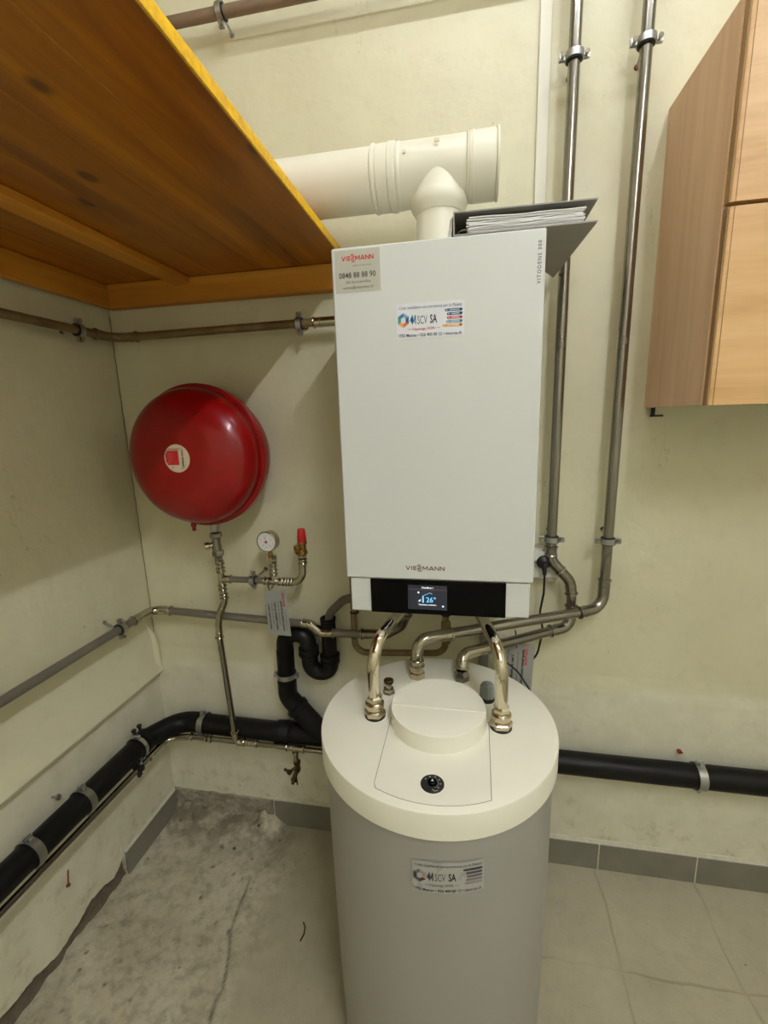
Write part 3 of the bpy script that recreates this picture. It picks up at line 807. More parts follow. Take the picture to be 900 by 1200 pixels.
def round_label(b, R, d):
    rings = [R*k/6 for k in range(1, 7)]; n = 40
    v = [lab_pt(0, 0, d)]; f = []
    for rr in rings:
        for k in range(n): v.append(lab_pt(rr*math.cos(2*math.pi*k/n), rr*math.sin(2*math.pi*k/n), d))
    for k in range(n): f.append((0, 1+k, 1+(k+1) % n))
    for j in range(5):
        for k in range(n): f.append((1+j*n+k, 1+j*n+(k+1) % n, 1+(j+1)*n+(k+1) % n, 1+(j+1)*n+k))
    b.add(v, f)
round_label(b, .041, 0)
lab = b.build('label', noisy('beige_label', srgb(214,196,166), .5, amt=.04), t, 'round beige and red label', smooth=60)
P = Print(lambda u, v: lab_pt(u, v, .0012))
for i in range(10):
    u0 = -.036+i*.0042
    for j in range(6):
        v0 = -.019+j*.007
        if math.hypot(u0, v0) < .039: P.poly([(u0,v0),(u0+.0042,v0),(u0+.0042,v0+.007),(u0,v0+.007)], ink((196,30,38)))
P.text('AUSDEHNUNGSGEFÄSS', -.026, .0255, .0055, ink((60,54,46)), .01, width=.040)
P.build('print', lab)
P = Print(lambda u, v: lab_pt(u, v, .0020))
for i in range(5): P.text(['Volumen','Vordruck','max. bar','max. °C','Typ'][i], -.029, .013-.0068*i, .0045, ink((226,150,140)), 0)
P.text('25 l', .012, -.030, .006, ink((50,46,40)), .01); P.text('CE', -.020, -.028, .006, ink((50,46,40)), .01)
P.text('1,5 bar  06.08.20', .0165, .027, .0082, ink((44,50,60)), .02, rot=-math.pi/2, width=.050)
P.build('handwriting', lab)

# ================================================================== PAPER TAGS
def card(name, label, c0, eu, ev, W, H, slots, redline):
    c0, eu, ev = Vector(c0), Vector(eu).normalized(), Vector(ev).normalized(); nn = eu.cross(ev)
    if nn.y > 0: nn = -nn
    t = thing(name, label, 'tag', c0)
    b = MB(); v = []; 
    for s in (0, -.0008):
        for (u, w) in slots: v.append(c0+eu*u*W+ev*w*H+nn*s)
    k = len(slots); b.add(v, [tuple(range(k)), tuple(range(k, 2*k))[::-1]] + [(i, (i+1) % k, k+(i+1) % k, k+i) for i in range(k)])
    b.build('card', PAPER_GREY, t, smooth=0)
    P = Print(lambda u, w: c0+eu*u+ev*w+nn*.0006)
    return t, P
# left tag: hangs with its lines running downwards
t, P = card('hanging_tag', 'grey printed card hanging from the small pipe below the pressure gauge', (.533,-.116,1.052), (1,0,-.02), (.045,-.0,-1), .080, .166,
            [(.22,.06),(1,.0),(1.0,1),(0.0,1.0),(.0,.12),(.12,.06)], True)
TXT = [('Achtung! Attention! Attenzione! Heizwasser','b'),('Das Heizwasser enthält ein Mittel','n'),("L'eau de chauffage contient",'b'),("un produit. Ne pas utiliser",'n'),("L'acqua contiene un prodotto",'b'),('Non utilizzare per uso','n')]
for i, (s, k) in enumerate(TXT):
    P.text(s, .060-.0115*i, .040+.004*i, .0085 if k == 'b' else .0068, ink((48,46,44)), .05 if k == 'b' else 0, rot=math.pi/2*1, width=(.110-.005*i) if k == 'b' else .085-.003*i)
P.text('Service', .071, .012, .012, ink((176,70,66)), .04, rot=math.pi/2, width=.048)
P.text('heizungswasser', .071, .080, .006, ink((120,118,112)), 0, rot=math.pi/2, width=.07)
P.build('print', t)
MB().tube(fillet([(.556,-.117,1.046),(.552,-.119,1.065),(.556,-.1,1.092),(.566,-.083,1.07),(.562,-.112,1.05)], .01, 4), .0018, 8).build('tie', BLACK, t)
t, P = card('hanging_tag', 'grey printed card hanging from the steel pipe right behind the tank', (1.300,-.140,.918), (1,.12,-.06), (-.04,-.0,-1), .108, .178,
            [(.0,.0),(1,.0),(1.0,1),(0.0,1.0)], True)
for i, (s, k) in enumerate(TXT):
    P.text(s, .078-.0155*i, .018+.010*(i % 3), .0105 if k == 'b' else .008, ink((52,50,48)), .05 if k == 'b' else 0, rot=math.pi/2, width=.135 if k == 'b' else .10)
P.text('Service', .088, .016, .015, ink((196,84,88)), .05, rot=math.pi/2, width=.055)
P.build('print', t)
MB().tube(fillet([(1.352,-.142,.905),(1.350,-.166,.935),(1.346,-.16,.965),(1.346,-.135,.962),(1.352,-.138,.925)], .01, 4), .0016, 8).build('tie', BLACK, t)

# ================================================================== BLACK DRAIN
t = thing('drain_pipe', 'thick black drain pipe running low along the left and back walls behind the tank', 'pipe', (.4,-.07,.47))
R = .037
pipe([(.050,-3.2,.500),(.052,-.20,.472)], R, 'pipe', PE, t, n=28)
b = MB(); b.tube(fillet([(.052,-.235,.472),(.052,-.175,.471),(.112,-.062,.468),(.205,-.052,.466)], .10, 8), R+.0005, 28)
b.lathe((.052,-.208,.472), (0,1,0), [(R,0),(R+.005,.002),(R+.005,.034),(R,.036)], 28)
b.build('elbow', PE, t)
pipe([(0.1753,-0.0520,0.4618),(0.5608,-0.0520,0.4577)], R, 'pipe', PE, t, n=28)
b = MB(); b.cyl((0.5050,-0.0520,0.4583), (3.2290,-0.0520,0.4456), R, 28)
b.lathe((0.5080,-0.0520,0.4583), (1,0,0), [(R,0),(R+.006,.002),(R+.006,.050),(R+.002,.056)], 28); b.build('pipe', PE, t)
for y_ in (-.232, -.205):
    b = MB(); b.cyl((.048,y_+.014,.500), (.044,y_+.014,.533), .0055, 10); b.cyl((.044,y_+.014,.533), (.0435,y_+.014,.540), .0085, 10); b.build('bolt', BLACK, t)
# inclined branch and the upright with the trap
b = MB(); b.cyl((0.6927,-0.0520,0.4577), (0.5912,-0.0520,0.5754), R, 28)
b.lathe((0.6034,-0.0520,0.5612), (-.1,0,.116), [(R,0),(R+.004,.002),(R+.004,.02),(R,.022)], 28); b.build('wye_branch', PE, t)
b = MB(); b.tube(fillet([(0.6115,-0.0520,0.5511),(0.5628,-0.0520,0.6140),(0.5628,-0.0520,0.6769)], .05, 6), .034, 28); b.build('bend', PE, t)
pipe([(0.5628,-0.0520,0.6566),(0.5648,-0.0520,0.7986)], .031, 'upright', PE, t, n=28)
b = MB(); b.tube(fillet([(0.5648,-0.0520,0.7783),(0.5659,-0.0520,0.8615),(0.6521,-0.0520,0.8615),(0.6556,-0.0520,0.7885)], [.045,.045], 8), .029, 24)
b.build('bend', PE, t)
b = MB(); b.lathe((0.6551,-0.0520,0.8169), (0,0,-1), [(.029,0),(.036,.004),(.036,.014),(.033,.016),(.033,.020),(.036,.022),(.036,.032),(.030,.036)], 28); b.build('union_nut', PE, t)
b = MB(); b.tube(fillet([(0.6556,-0.0520,0.7986),(0.6567,-0.0520,0.7205),(0.7317,-0.0520,0.7205),(0.7312,-0.0520,0.7885)], [.036,.036], 8), .029, 24); b.build('trap_bowl', PE, t)
b = MB(); b.lathe((0.7312,-0.0520,0.7946), (0,0,-1), [(.027,0),(.035,.004),(.035,.016),(.031,.018),(.031,.022),(.034,.024),(.034,.034),(.029,.036)], 28); b.build('union_nut', PE, t)
b = MB(); b.lathe((0.7312,-0.0520,0.7682), (0,0,1), [(.0255,0),(.0255,.150),(.027,.152),(.027,.160),(.021,.160),(.021,.12)], 28, cap=False); b.build('inlet_pipe', PE, t)
def strap_clamp(c, d, r, wall, label, w=.022, lug=(0,0,1), plug=ZINC, stud=True, slant=.02):
    c = Vector(c); d = Vector(d).normalized(); q = axes(c, wall); e = Vector(lug)
    t = thing('strap_clamp', label, 'clamp', c)
    MB().lathe(c-d*w*.55, d, [(r+.0003,0),(r+.003,0),(r+.003,w*1.1),(r+.0003,w*1.1)], 32, cap=False).build('rubber_liner', BLACK, t)
    MB().lathe(c-d*w/2, d, [(r+.002,0),(r+.0046,0),(r+.0046,w),(r+.002,w),(r+.002,0)], 32, cap=False).build('band', ZINC, t)
    for s in (1, -1):
        k = MB(); a = c + e*s*(r+.0085)
        Mx = Matrix.Translation(a) @ Matrix(((e.x,q.x,d.x,0),(e.y,q.y,d.y,0),(e.z,q.z,d.z,0),(0,0,0,1)))
        k.box(-.006,.006,-.005,-.002,-w/2,w/2,.0005,Mx); k.box(-.006,.006,.002,.005,-w/2,w/2,.0005,Mx)
        k.cyl(a-q*.012, a+q*.014, .0028, 10); k.lathe(a-q*.015, q, [(.0055,0),(.0065,.001),(.0065,.004)], 12)
        k.build('ear', ZINC, t)
    dist = (-c.y if wall == 'back' else c.x) - (.004 if wall == 'back' else 0)
    z = c+q*dist+Vector((0,0,slant))
    k = MB(); k.cyl(c+q*(r+.004), c+q*dist, .004, 10); k.build('stud', ZINC, t)
    return t
strap_clamp((.0515,-.630,.476), (0,1,-.007), R, 'left', 'wide strap clamp on the black drain nearest the left edge of the picture')
strap_clamp((.0515,-.456,.4745), (0,1,-.007), R, 'left', 'wide strap clamp in the middle of the black drain on the left wall')
strap_clamp((.052,-.222,.4725), (0,1,-.007), R, 'left', 'narrow strap clamp at the black drain elbow near the corner', w=.014)
strap_clamp((0.2077,-0.0520,0.4618), (1,0,-.006), R, 'back', 'wide strap clamp on the black drain just right of the left corner')
strap_clamp((1.9314,-0.0520,0.4522), (1,0,-.005), R, 'back', 'wide strap clamp on the black drain right of the tank', w=.024)
strap_clamp((0.5638,-0.0520,0.6992), (0,0,1), .031, 'back', 'strap clamp around the black upright pipe below the trap', w=.017, lug=(1,0,0))
for p, lb in (((-.001,-.50,.545),'small zinc screw in the left wall above the black drain'),):
    b = MB(); b.cyl((0,-.505,.527), (.026,-.512,.535), .0035, 10); b.lathe((.024,-.511,.535), (1,0,.2), [(.007,0),(.0085,.002),(.0085,.007),(.004,.008)], 12)
    tag(b.build('wall_screw', ZINC), lb, 'screw')
b = MB(); b.cyl((1.885,-.006,.505), (1.889,-.028,.513), .003, 8); b.lathe((1.886,-.012,.507), (0,-1,.1), [(.0065,0),(.0065,.008),(.004,.010)], 12)
tag(b.build('wall_plug', noisy('red_rust_plug', srgb(150,56,40), .6, amt=.2)), 'red wall plug sticking out of the wall above the black drain on the right', 'plug')
# condensate hose into the trap
t = thing('condensate_hose', 'grey brown hose curving from the boiler down into the black trap', 'hose', (.78,-.08,.95))
P_ = fillet([(0.7312,-0.0520,0.8899),(0.7383,-0.0530,0.9457),(.800,-.085,1.01),(.900,-.11,1.05),(.96,-.15,1.15)], .06, 6)
MB().tube(P_, .0145, 16).build('hose', HOSE, t)

# ================================================================== THIN PIPE UNDER THE DRAIN
t = thing('floor_pipe', 'thin steel pipe below the black drain along the left and back walls', 'pipe', (.3,-.1,.43))
r = .0095
pipe([(.082,-3.2,.475),(.082,-.19,.4235)], r, 'pipe', STEEL, t)
press([(.082,-.215,.4238),(.086,-.110,.4300),(.185,-.100,.4375)], r, .05, 'elbow', STEEL_BRIGHT, t)
for x in (.245,.262): b = MB(); bead(b, (x,-.1,.438), (1,0,0), r+.003, .003); b.build('bead', STEEL_BRIGHT, t)
pipe([(.17,-.1,.437),(.37,-.1,.4375)], r, 'pipe', STEEL, t)
press([(.392,-.1,.437),(.450,-.1,.4365)], r, 0, 'coupling', STEEL_BRIGHT, t)
pipe([(.43,-.1,.4368),(.85,-.1,.4345)], r, 'pipe', STEEL, t)
press([(.560,-.1,.436),(.633,-.1,.4355)], r, 0, 'tee', STEEL_BRIGHT, t)
b = MB(); b.cyl((.596,-.1,.436), (.596,-.1,.378), .0095, 16); bead(b, (.596,-.1,.420), (0,0,1), .0105); b.build('tee_leg', STEEL_BRIGHT, t)
pipe_clamp((.082,-.262,.4248), (0,1,0), r, 'left', 'small dark clamp of the thin pipe under the drain elbow', plug=ZINC, strap=BLACK)
# drain valve
t = thing('drain_valve', 'small tarnished bronze drain valve hanging from the thin floor pipe', 'valve', (0.5975,-0.1000,0.3655))
b = MB(); b.lathe((0.5985,-0.1000,0.3849), (0,0,-1), [(.0085,0),(.0125,.002),(.0125,.013),(.0095,.015),(.0105,.026),(.0125,.034),(.009,.046)], 14)
b.cyl((0.5956,-0.1000,0.3422), (.588,-.119,.318), .008, 12); b.build('body', BRASS_DK, t)
b = MB(); b.cyl((0.5976,-0.1050,0.3608), (.580,-.123,.358), .0055, 10)
Mx = Matrix.Translation((.578,-.125,.357)) @ Matrix.Rotation(math.radians(20), 4, 'Y')
b.box(-.022,.010,-.003,.003,-.005,.006,.0015,Mx); b.lathe((.578,-.125,.357), (-.3,-1,0), [(.010,0),(.010,.006)], 10); b.build('handle', BRASS_DK, t)
b = MB(); b.lathe((.591,-.116,.323), (-.25,-.6,-.8), [(.010,0),(.0125,.002),(.0125,.010),(.007,.012),(.006,.020)], 6)
b.cyl((.597,-.114,.332), (.601,-.117,.298), .0028, 8); b.build('spout', BRASS_DK, t)

# nail and dirt on the left wall
b = MB(); b.cyl((0,-.503,.262), (.006,-.515,.225), .0022, 8); b.lathe((.006,-.515,.228), (.1,-.3,-1), [(.0025,0),(.0065,.006),(.0055,.010)], 8)
tag(b.build('nail', RUST), 'rusty nail in the left wall below the black drain', 'nail')

# ================================================================== SHELF
SX, SZ = .847, 2.05
t = thing('shelf', 'wide yellow lacquered wooden shelf on battens in the left corner', 'shelf', (.42,-.9,SZ))
px = [0.004, .150, .292, .431, .572, .712, SX-.004]
for a, c in zip(px, px[1:]):
    MB().box(a+.0003, c-.0003, -1.75, -.004, SZ, SZ+.021, .0008).build('plank', YEL, t)
MB().box(SX-.004, SX, -1.75, -.004, SZ, SZ+.021, .0006).build('edge_strip', YEL_EDGE, t, 'bright yellow front edge')
MB().box(.040, .845, -.040, -.0005, SZ-.072, SZ-.0005, .002).build('batten', LEDGER_X, t)
MB().box(.0185, .040, -1.75, -.0005, SZ-.072, SZ-.0005, .002).build('batten', LEDGER, t)
MB().box(.285, .338, -1.75, -.041, SZ-.022, SZ-.0005, .002).build('batten', LEDGER, t)

# ================================================================== FLUE
t = thing('flue_duct', 'cream plastic flue duct with a tee rising from the boiler', 'duct', (1.13,-.22,2.0))
FZ, FR = 2.166, .0675
def ring(b, x, r0, r1, w):
    b.lathe((x,-.22,FZ), (1,0,0), [(r0,0),(r1,.003),(r1,w-.003),(r0,w)], 48)
b = MB(); b.cyl((.012,-.22,FZ), (.99,-.22,FZ), FR, 48); b.build('horizontal_pipe', CREAM_PVC, t)
b = MB(); ring(b, .972, FR, FR+.0045, .012); ring(b, .984, FR, FR+.0025, .030); ring(b, 1.012, FR, FR+.0045, .020); ring(b, 1.032, FR, FR+.002, .012); b.build('coupling', CREAM_PVC, t)
b = MB(); b.cyl((1.035,-.22,FZ), (1.21,-.22,FZ), FR+.0005, 48); b.build('tee_body', CREAM_PVC, t)
b = MB(); b.lathe((1.13,-.22,FZ-.002), (0,0,-1), [(FR-.002,0),(FR-.002,.052),(FR+.0008,.056),(FR+.0008,.070),(FR-.002,.078),(.057,.092)], 48); b.build('tee_branch', CREAM_PVC, t)
b = MB(); b.cyl((1.13,-.22,1.958), (1.13,-.22,2.085), .0545, 40); b.build('riser', CREAM_PVC, t)
b = MB(); ring(b, 1.195, FR, FR+.0045, .006); ring(b, 1.200, FR, FR+.003, .062); ring(b, 1.206, FR, FR+.0045, .008); 
b.lathe((1.262,-.22,FZ), (1,0,0), [(FR+.003,0),(FR+.005,.002),(FR+.005,.006),(FR-.006,.006),(FR-.008,.001)], 48); b.build('end_cap', CREAM_PVC, t)
b = MB(); b.box(1.130-.006,1.13+.006,-.22-FR-.0012,-.22-FR+.002,FZ+.030,FZ+.038,.001); b.build('latch', CREAM_PVC, t)
MB().cyl((1.056,-.2852,FZ+.020), (1.056,-.2900,FZ+.020), .004, 12).build('plug', CREAM_PVC, t)
b = MB(); b.lathe((.012,-.22,FZ), (-1,0,0), [(FR+.02,0),(FR+.02,.010),(FR,.0105)], 40, cap=False); b.build('wall_rosette', CREAM_PVC, t)

# ================================================================== BOILER
BX0, BX1, BY, BZ0, BZ1 = .9055, 1.356, -.401, 1.117, 1.961
t = thing('boiler', 'white wall-hung boiler with black display panel above the storage tank', 'boiler', (1.13,-.04,1.117))
MB().box(BX0+.004, BX1-.004, BY+.022, -.045, BZ0+.055, BZ1-.002, .004).build('casing', WHITE_METAL, t)
MB().box(BX0+.05, BX1-.05, -.046, .0, BZ0+.2, BZ1-.1).build('wall_bracket', ZINC, t, smooth=0)
MB().box(BX0, BX1, BY, BY+.021, 1.2065, BZ1, .003).build('front_cover', WHITE_METAL, t)
MB().box(BX0+.0085, BX1-.0065, BY+.0045, -.10, BZ0, 1.2035, .0025).build('base_cover', WHITE_METAL, t)
MB().box(.966, 1.295, BY+.0015, BY+.006, BZ0-.001, 1.2040, .001).build('display_panel', BLACK_GLASS, t, 'black glass strip')
# screen
sc_ = MB().box(1.060, 1.156, BY+.0006, BY+.002, 1.129, 1.192, 0).build('display', SCREEN_BG, t, 'lit screen reading 26 degrees', smooth=0)
P = Print(lambda u, v: (1.060+u*.00109, BY+.0002, 1.129+v*.00104))
W_ = SCREEN_WHITE
P.text('Chauffage 1', 31, 53.5, 5, W_, .03, width=26)
P.rect(0, 50.2, 88, 50.8, SCREEN_RED)
P.disc(24, 43, 2.3, W_); P.disc(26, 22, 2, W_); P.disc(79, 10, 2.3, W_); P.rect(27.4, 23, 29, 26, W_)
P.rect(32.5, 17.5, 36, 33.5, SCREEN_BLUE)
P.line([(33,34),(50,43),(55,39.5)], 1.0, SCREEN_BLUE)
P.text('26°', 41, 19, 18, SCREEN_BLUE, .012, width=22)
P.text('Température extérieure', 24, 11, 5, W_, .02, width=40)
P.build('screen_print', sc_)
P = Print(lambda u, v: (u, BY-.0004, v))
logo_word(P, 1.056, 1.2315, .0135, ink((88,24,20)), .094)
for o in P.build('emblem', t): o['label'] = 'dark red maker emblem'
P = Print(lambda u, v: (u, BY-.0004, v))
P.text('VITODENS 300', 1.3475, 1.856, .0105, ink((92,96,96)), .02, rot=math.pi/2, width=.082, spacing=1.3)
P.build('type_lettering', t)
# maker label, top left
st = MB().box(.913, 1.014, BY-.0006, BY, 1.869, 1.955).build('label', LABEL_GREY, t, 'grey label in the top left corner', smooth=0)
P = Print(lambda u, v: (.913+u, BY-.0010, 1.869+v))
logo_word(P, .016, .0645, .0125, ink((214,52,44)), .071)
P.text('climate of innovation', .040, .0525, .0052, ink((110,100,90)), 0, width=.043)
P.text('0848 88 88 90', .009, .0295, .0165, ink((34,34,34)), .006, width=.082)
P.text('24h-Servicehotline', .023, .0185, .0082, ink((70,70,66)), 0, width=.056)
P.text('service@viessmann.ch', .017, .0075, .0082, ink((70,70,66)), 0, width=.068)
P.build('print', st)
st = MB().box(1.047, 1.194, BY-.0005, BY, 1.7655, 1.8375).build('label', LABEL_WHITE, t, 'white service label in the upper middle', smooth=0)
P = Print(lambda u, v: (1.047+u, BY-.0009, 1.7655+v)); P2 = Print(lambda u, v: (1.047+u, BY-.0012, 1.7655+v)); service_label(P, .147, .072, P2)
P.build('print', st); P2.build('print', st)
# connection stubs under the boiler
for x, y in ((.99,-.13),(1.13,-.13),(1.20,-.13)):
    b = MB(); b.lathe((x,y,BZ0-.0), (0,0,-1), [(.014,-.02),(.014,.006),(.017,.007),(.017,.02),(.012,.022)], 16); b.build('connection', BRASS, t)

# bent chrome pipes from boiler to tank
def tank_tail(name, label, base, path, nutz=.90):
    x, y = base
    t = thing(name, label, 'pipe', (x, y, nutz))
    MB().lathe((x,y,nutz-.010), (0,0,1), [(.0245,0),(.0245,.014),(.020,.015)], 24).build('seal', BLACK, t)
    MB().tube(fillet(path, [.07,.10][:len(path)-2] if len(path) == 4 else .07, 10), .0142, 24).build('bent_pipe', CHROME, t)
    b = MB(); b.lathe((x,y,nutz+.003), (0,0,1), [(.0235,0),(.026,.003),(.026,.012),(.022,.016),(.019,.017)], 6, .3); b.build('union_nut', NICKEL, t)
    b = MB(); b.lathe((x,y,nutz+.019), (0,0,1), [(.016,0),(.016,.002),(.0215,.004),(.0225,.008),(.0225,.016),(.019,.019),(.016,.021)], 24); b.build('collar', NICKEL, t)
    b = MB(); b.lathe((x,y,nutz+.040), (0,0,1), [(.0150,0),(.0195,.002),(.0195,.010),(.017,.013),(.015,.016),(.0135,.018)], 6, .8); b.build('compression_nut', NICKEL, t)
tank_tail('tank_connection_pipe', 'polished bent pipe from the boiler into the left side of the tank lid', (.990,-.508),
          [(.990,-.508,.925),(.989,-.508,1.080),(1.045,-.300,1.100),(1.055,-.270,1.14)])
tank_tail('tank_connection_pipe', 'polished bent pipe from the boiler into the right side of the tank lid', (1.282,-.508),
          [(1.282,-.508,.925),(1.281,-.508,1.080),(1.225,-.300,1.100),(1.215,-.270,1.14)])

# ================================================================== BINDER ON THE BOILER
t = thing('ring_binder', 'grey ring binder full of papers lying on top of the boiler', 'binder', (1.3,-.25,1.961))
x0, x1, y0, y1 = 1.170, 1.452, -.398, -.085
z0 = 1.9625
MB().prism([(x0,y0),(x1,y0),(x1-.020,y1+.06),(x1-.05,y1),(x0,y1)], 'z', z0, z0+.0025).build('back_cover', BINDER, t, smooth=0)
M = Matrix.Translation((x0,0,z0+.043)) @ Matrix.Rotation(math.radians(.6), 4, 'Y')
MB().box(0, .280, y0, y1, 0, .0025, 0, M).build('front_cover', BINDER, t, smooth=0)
MB().box(x0, x0+.0025, y0, y1, z0+.0025, z0+.043).build('spine', BINDER, t, smooth=0)
b = MB(); zz_ = z0+.003; k = 0
while zz_ < z0+.030:
    th = random.uniform(.0006, .0032); j = random.uniform(-.004, .004)
    n_ = 10; bow = random.uniform(0, .0012)
    top = []; bot = []
    for i in range(n_+1):
        x = x0+.030+j + (.228+random.uniform(-.001,.001))*i/n_
        lift = max(0, (.5-i/n_))*.008*(zz_-z0)/.03 + bow*math.sin(i*1.3+k)
        bot.append((x, zz_+lift)); top.append((x, zz_+th*.9+lift))
    b.prism(bot+top[::-1], 'y', y0+.004+random.random()*.005, y1-.006); zz_ += th+.0003; k += 1
o = b.build('paper_stack', PAPER, t, smooth=0); o['kind'] = 'stuff'
MB().tube([(x0+.012,y0+.06,z0+.020+.016*math.sin(a)) if False else (x0+.022+.018*math.cos(a), y0+.075, z0+.020+.017*math.sin(a)) for a in np.linspace(0,2*math.pi,20)], .0012, 6).build('ring', STEEL_BRIGHT, t)
# small loose plastic sleeve leaning at the binder
b = MB(); b.prism([(1.158,1.961),(1.166,1.961),(1.169,2.004),(1.163,1.996)], 'y', -.39, -.20)
tag(b.build('plastic_sleeve', noisy('clear_grey_film', srgb(196,194,178), .3)), 'folded plastic sleeve standing against the left end of the binder', 'sleeve')

# ================================================================== STORAGE TANK
TX, TY, TR, TZ = 1.135, -.493, .271, .90
t = thing('storage_tank', 'white cylindrical hot water tank standing on the floor under the boiler', 'tank', (TX, TY, 0))
MB().lathe((TX,TY,.012), (0,0,1), [(.248,0),(.252,.004),(.258,.25),(.2615,.60),(.2625,.845)], 96).build('jacket', TANK_BODY, t)
b = MB(); b.lathe((TX,TY,.842), (0,0,1), [(.255,0),(TR-.001,0),(TR,.001),(TR,.0535),(TR-.0012,.0565),(TR-.004,.058),(.15,.058)], 96); b.build('lid', TANK_TOP, t)
for k in range(3):
    w = math.radians(90+120*k); MB().lathe((TX+.19*math.cos(w),TY+.19*math.sin(w),0.002), (0,0,1), [(.022,0),(.022,.012)], 16).build('foot', BLACK, t)
# access panel
pan = [(1.029,-.497),(1.0285,-.709)] + [(TX + .247*math.sin(a)+.004, -.497 -.2485*math.cos(a)) for a in np.linspace(-.445, .475, 14)] + [(1.256,-.497)]
def inset(p, d): cx = sum(q[0] for q in p)/len(p); cy = sum(q[1] for q in p)/len(p); return [(cx+(q[0]-cx)*(1-d/.12), cy+(q[1]-cy)*(1-d/.12)) for q in p]
b = MB(); b.prism(pan, 'z', TZ-.001, TZ+.0004); b.build('panel_seam', SEAM, t, smooth=0)
b = MB(); b.prism(inset(pan, .0011), 'z', TZ-.001, TZ+.0010); b.build('access_panel', TANK_TOP, t, smooth=0)
b = MB(); b.lathe((1.140,-.507,TZ-.001), (0,0,1), [(.109,0),(.109,.039),(.1082,.0412),(.1065,.042),(.05,.0422)], 72); b.build('round_cap', TANK_TOP, t)
b = MB(); b.prism([(1.140+.1068*math.cos(a), -.507+.1068*math.sin(a)) for a in np.linspace(-.12, math.pi+.12, 40)], 'z', TZ+.040, TZ+.0424); b.build('raised_half', TANK_TOP, t, smooth=0)
# thermostat dial
b = MB(); b.lathe((1.141,-.697,TZ+.0005), (0,0,1), [(.0228,0),(.0228,.002),(.0215,.0030),(.0095,.0032)], 36); b.build('dial_ring', BLACK, t)
b = MB(); b.lathe((1.141,-.697,TZ+.003), (0,0,1), [(.0092,0),(.0085,.0055),(.0065,.0065)], 24); b.build('dial_knob', BLACK_GLASS, t)
P = Print(lambda u, v: (1.141+u, -.697+v, TZ+.0042))
for k in range(9):
    w = math.radians(150-38*k); 
    if k < 6: P.disc(.0158*math.cos(w), .0158*math.sin(w), .0019, ink((170,168,160)), 4)
arc = [(.0118*math.cos(math.radians(a)), .0118*math.sin(math.radians(a))) for a in range(-70, 120, 10)]; P.line(arc, .0007, ink((170,168,160)))
P.line([(.001,-.016),(.006,-.0195),(.012,-.0165)], .0012, ink((190,188,180)))
P.build('dial_marks', t)
P = Print(lambda u, v: (1.141+u, -.697+v, TZ+.0098)); P.poly([(-.0025,-.002),(.0025,-.002),(0,.004)], ink((220,220,214))); P.build('dial_pointer', t)
# service label on the jacket
def jk(u, v, d=.0):
    a = math.radians(-90+8.5) + (u-.068)/.2635; rr = .2628+d
    return (TX+rr*math.cos(a), TY+rr*math.sin(a), .718+v+ (u-.068)*.02)
b = MB(); n_ = 16; W, H = .136, .070
b.add([jk(W*i/n_, v, .0012) for v in (0, H) for i in range(n_+1)], [(i, i+1, n_+2+i, n_+1+i) for i in range(n_)])
st = b.build('label', noisy('grey_shiny_label', srgb(172,172,166), .3, amt=.03), t, 'pale grey service label on the front', smooth=60)
P = Print(lambda u, v: jk(u, v, .0018)); P2 = Print(lambda u, v: jk(u, v, .0022)); service_label(P, W, H, P2, True); P.build('print', st)
# torn protective film low on the left
b = MB()
b.add([(TX+.2535*math.cos(a)-.002, TY+.2535*math.sin(a)-.003, z) for a, z in ((math.radians(205),.02),(math.radians(209),.10),(math.radians(212),.03),(math.radians(214),.075),(math.radians(218),.015),(math.radians(222),.13),(math.radians(226),.02))], [(0,1,2),(2,3,4),(4,5,6),(0,2,4,6)])
b.build('torn_film', noisy('milky_film', srgb(190,194,180), .3, amt=.2), t, 'torn protective film', smooth=0)
# fittings on the lid
t = thing('vent_fitting', 'small chrome fitting with a rusty brown cap on the back left of the tank lid', 'fitting', (1.007,-.412,TZ))
b = MB(); b.lathe((1.007,-.412,TZ-.001), (0,0,1), [(.0165,0),(.0165,.004),(.0135,.005),(.0135,.014)], 6); b.lathe((1.007,-.412,TZ+.012), (0,0,1), [(.008,0),(.008,.01),(.0095,.012),(.0095,.018)], 16); b.build('body', STEEL_BRIGHT, t)
b = MB(); b.lathe((1.007,-.412,TZ+.029), (0,0,1), [(.0115,0),(.013,.002),(.013,.007),(.009,.009),(.008,.006)], 16); b.build('cap', BRASS_DK, t)
t = thing('immersion_sleeve', 'dark grey faceted plastic cap on the back right of the tank lid', 'cap', (1.255,-.408,TZ))
b = MB(); b.lathe((1.255,-.408,TZ-.001), (0,0,1), [(.0185,0),(.0185,.010),(.017,.012)], 24); b.build('base', BLACK, t)
b = MB(); b.lathe((1.255,-.408,TZ+.008), (0,0,1), [(.0165,0),(.0185,.002),(.0175,.030),(.0150,.035),(.008,.037)], 8); b.build('cap', GREY_CAP, t)

# grey strip seen on the wall between the boiler and the tank
MB_ = MB().box(1.246, 1.276, -.022, -.004, .70, 1.30, .002)
tag(MB_.build('cable_duct', noisy('grey_cable_duct', srgb(150,148,138), .5, amt=.08)), 'short grey vertical cable duct on the wall behind the tank', 'duct')

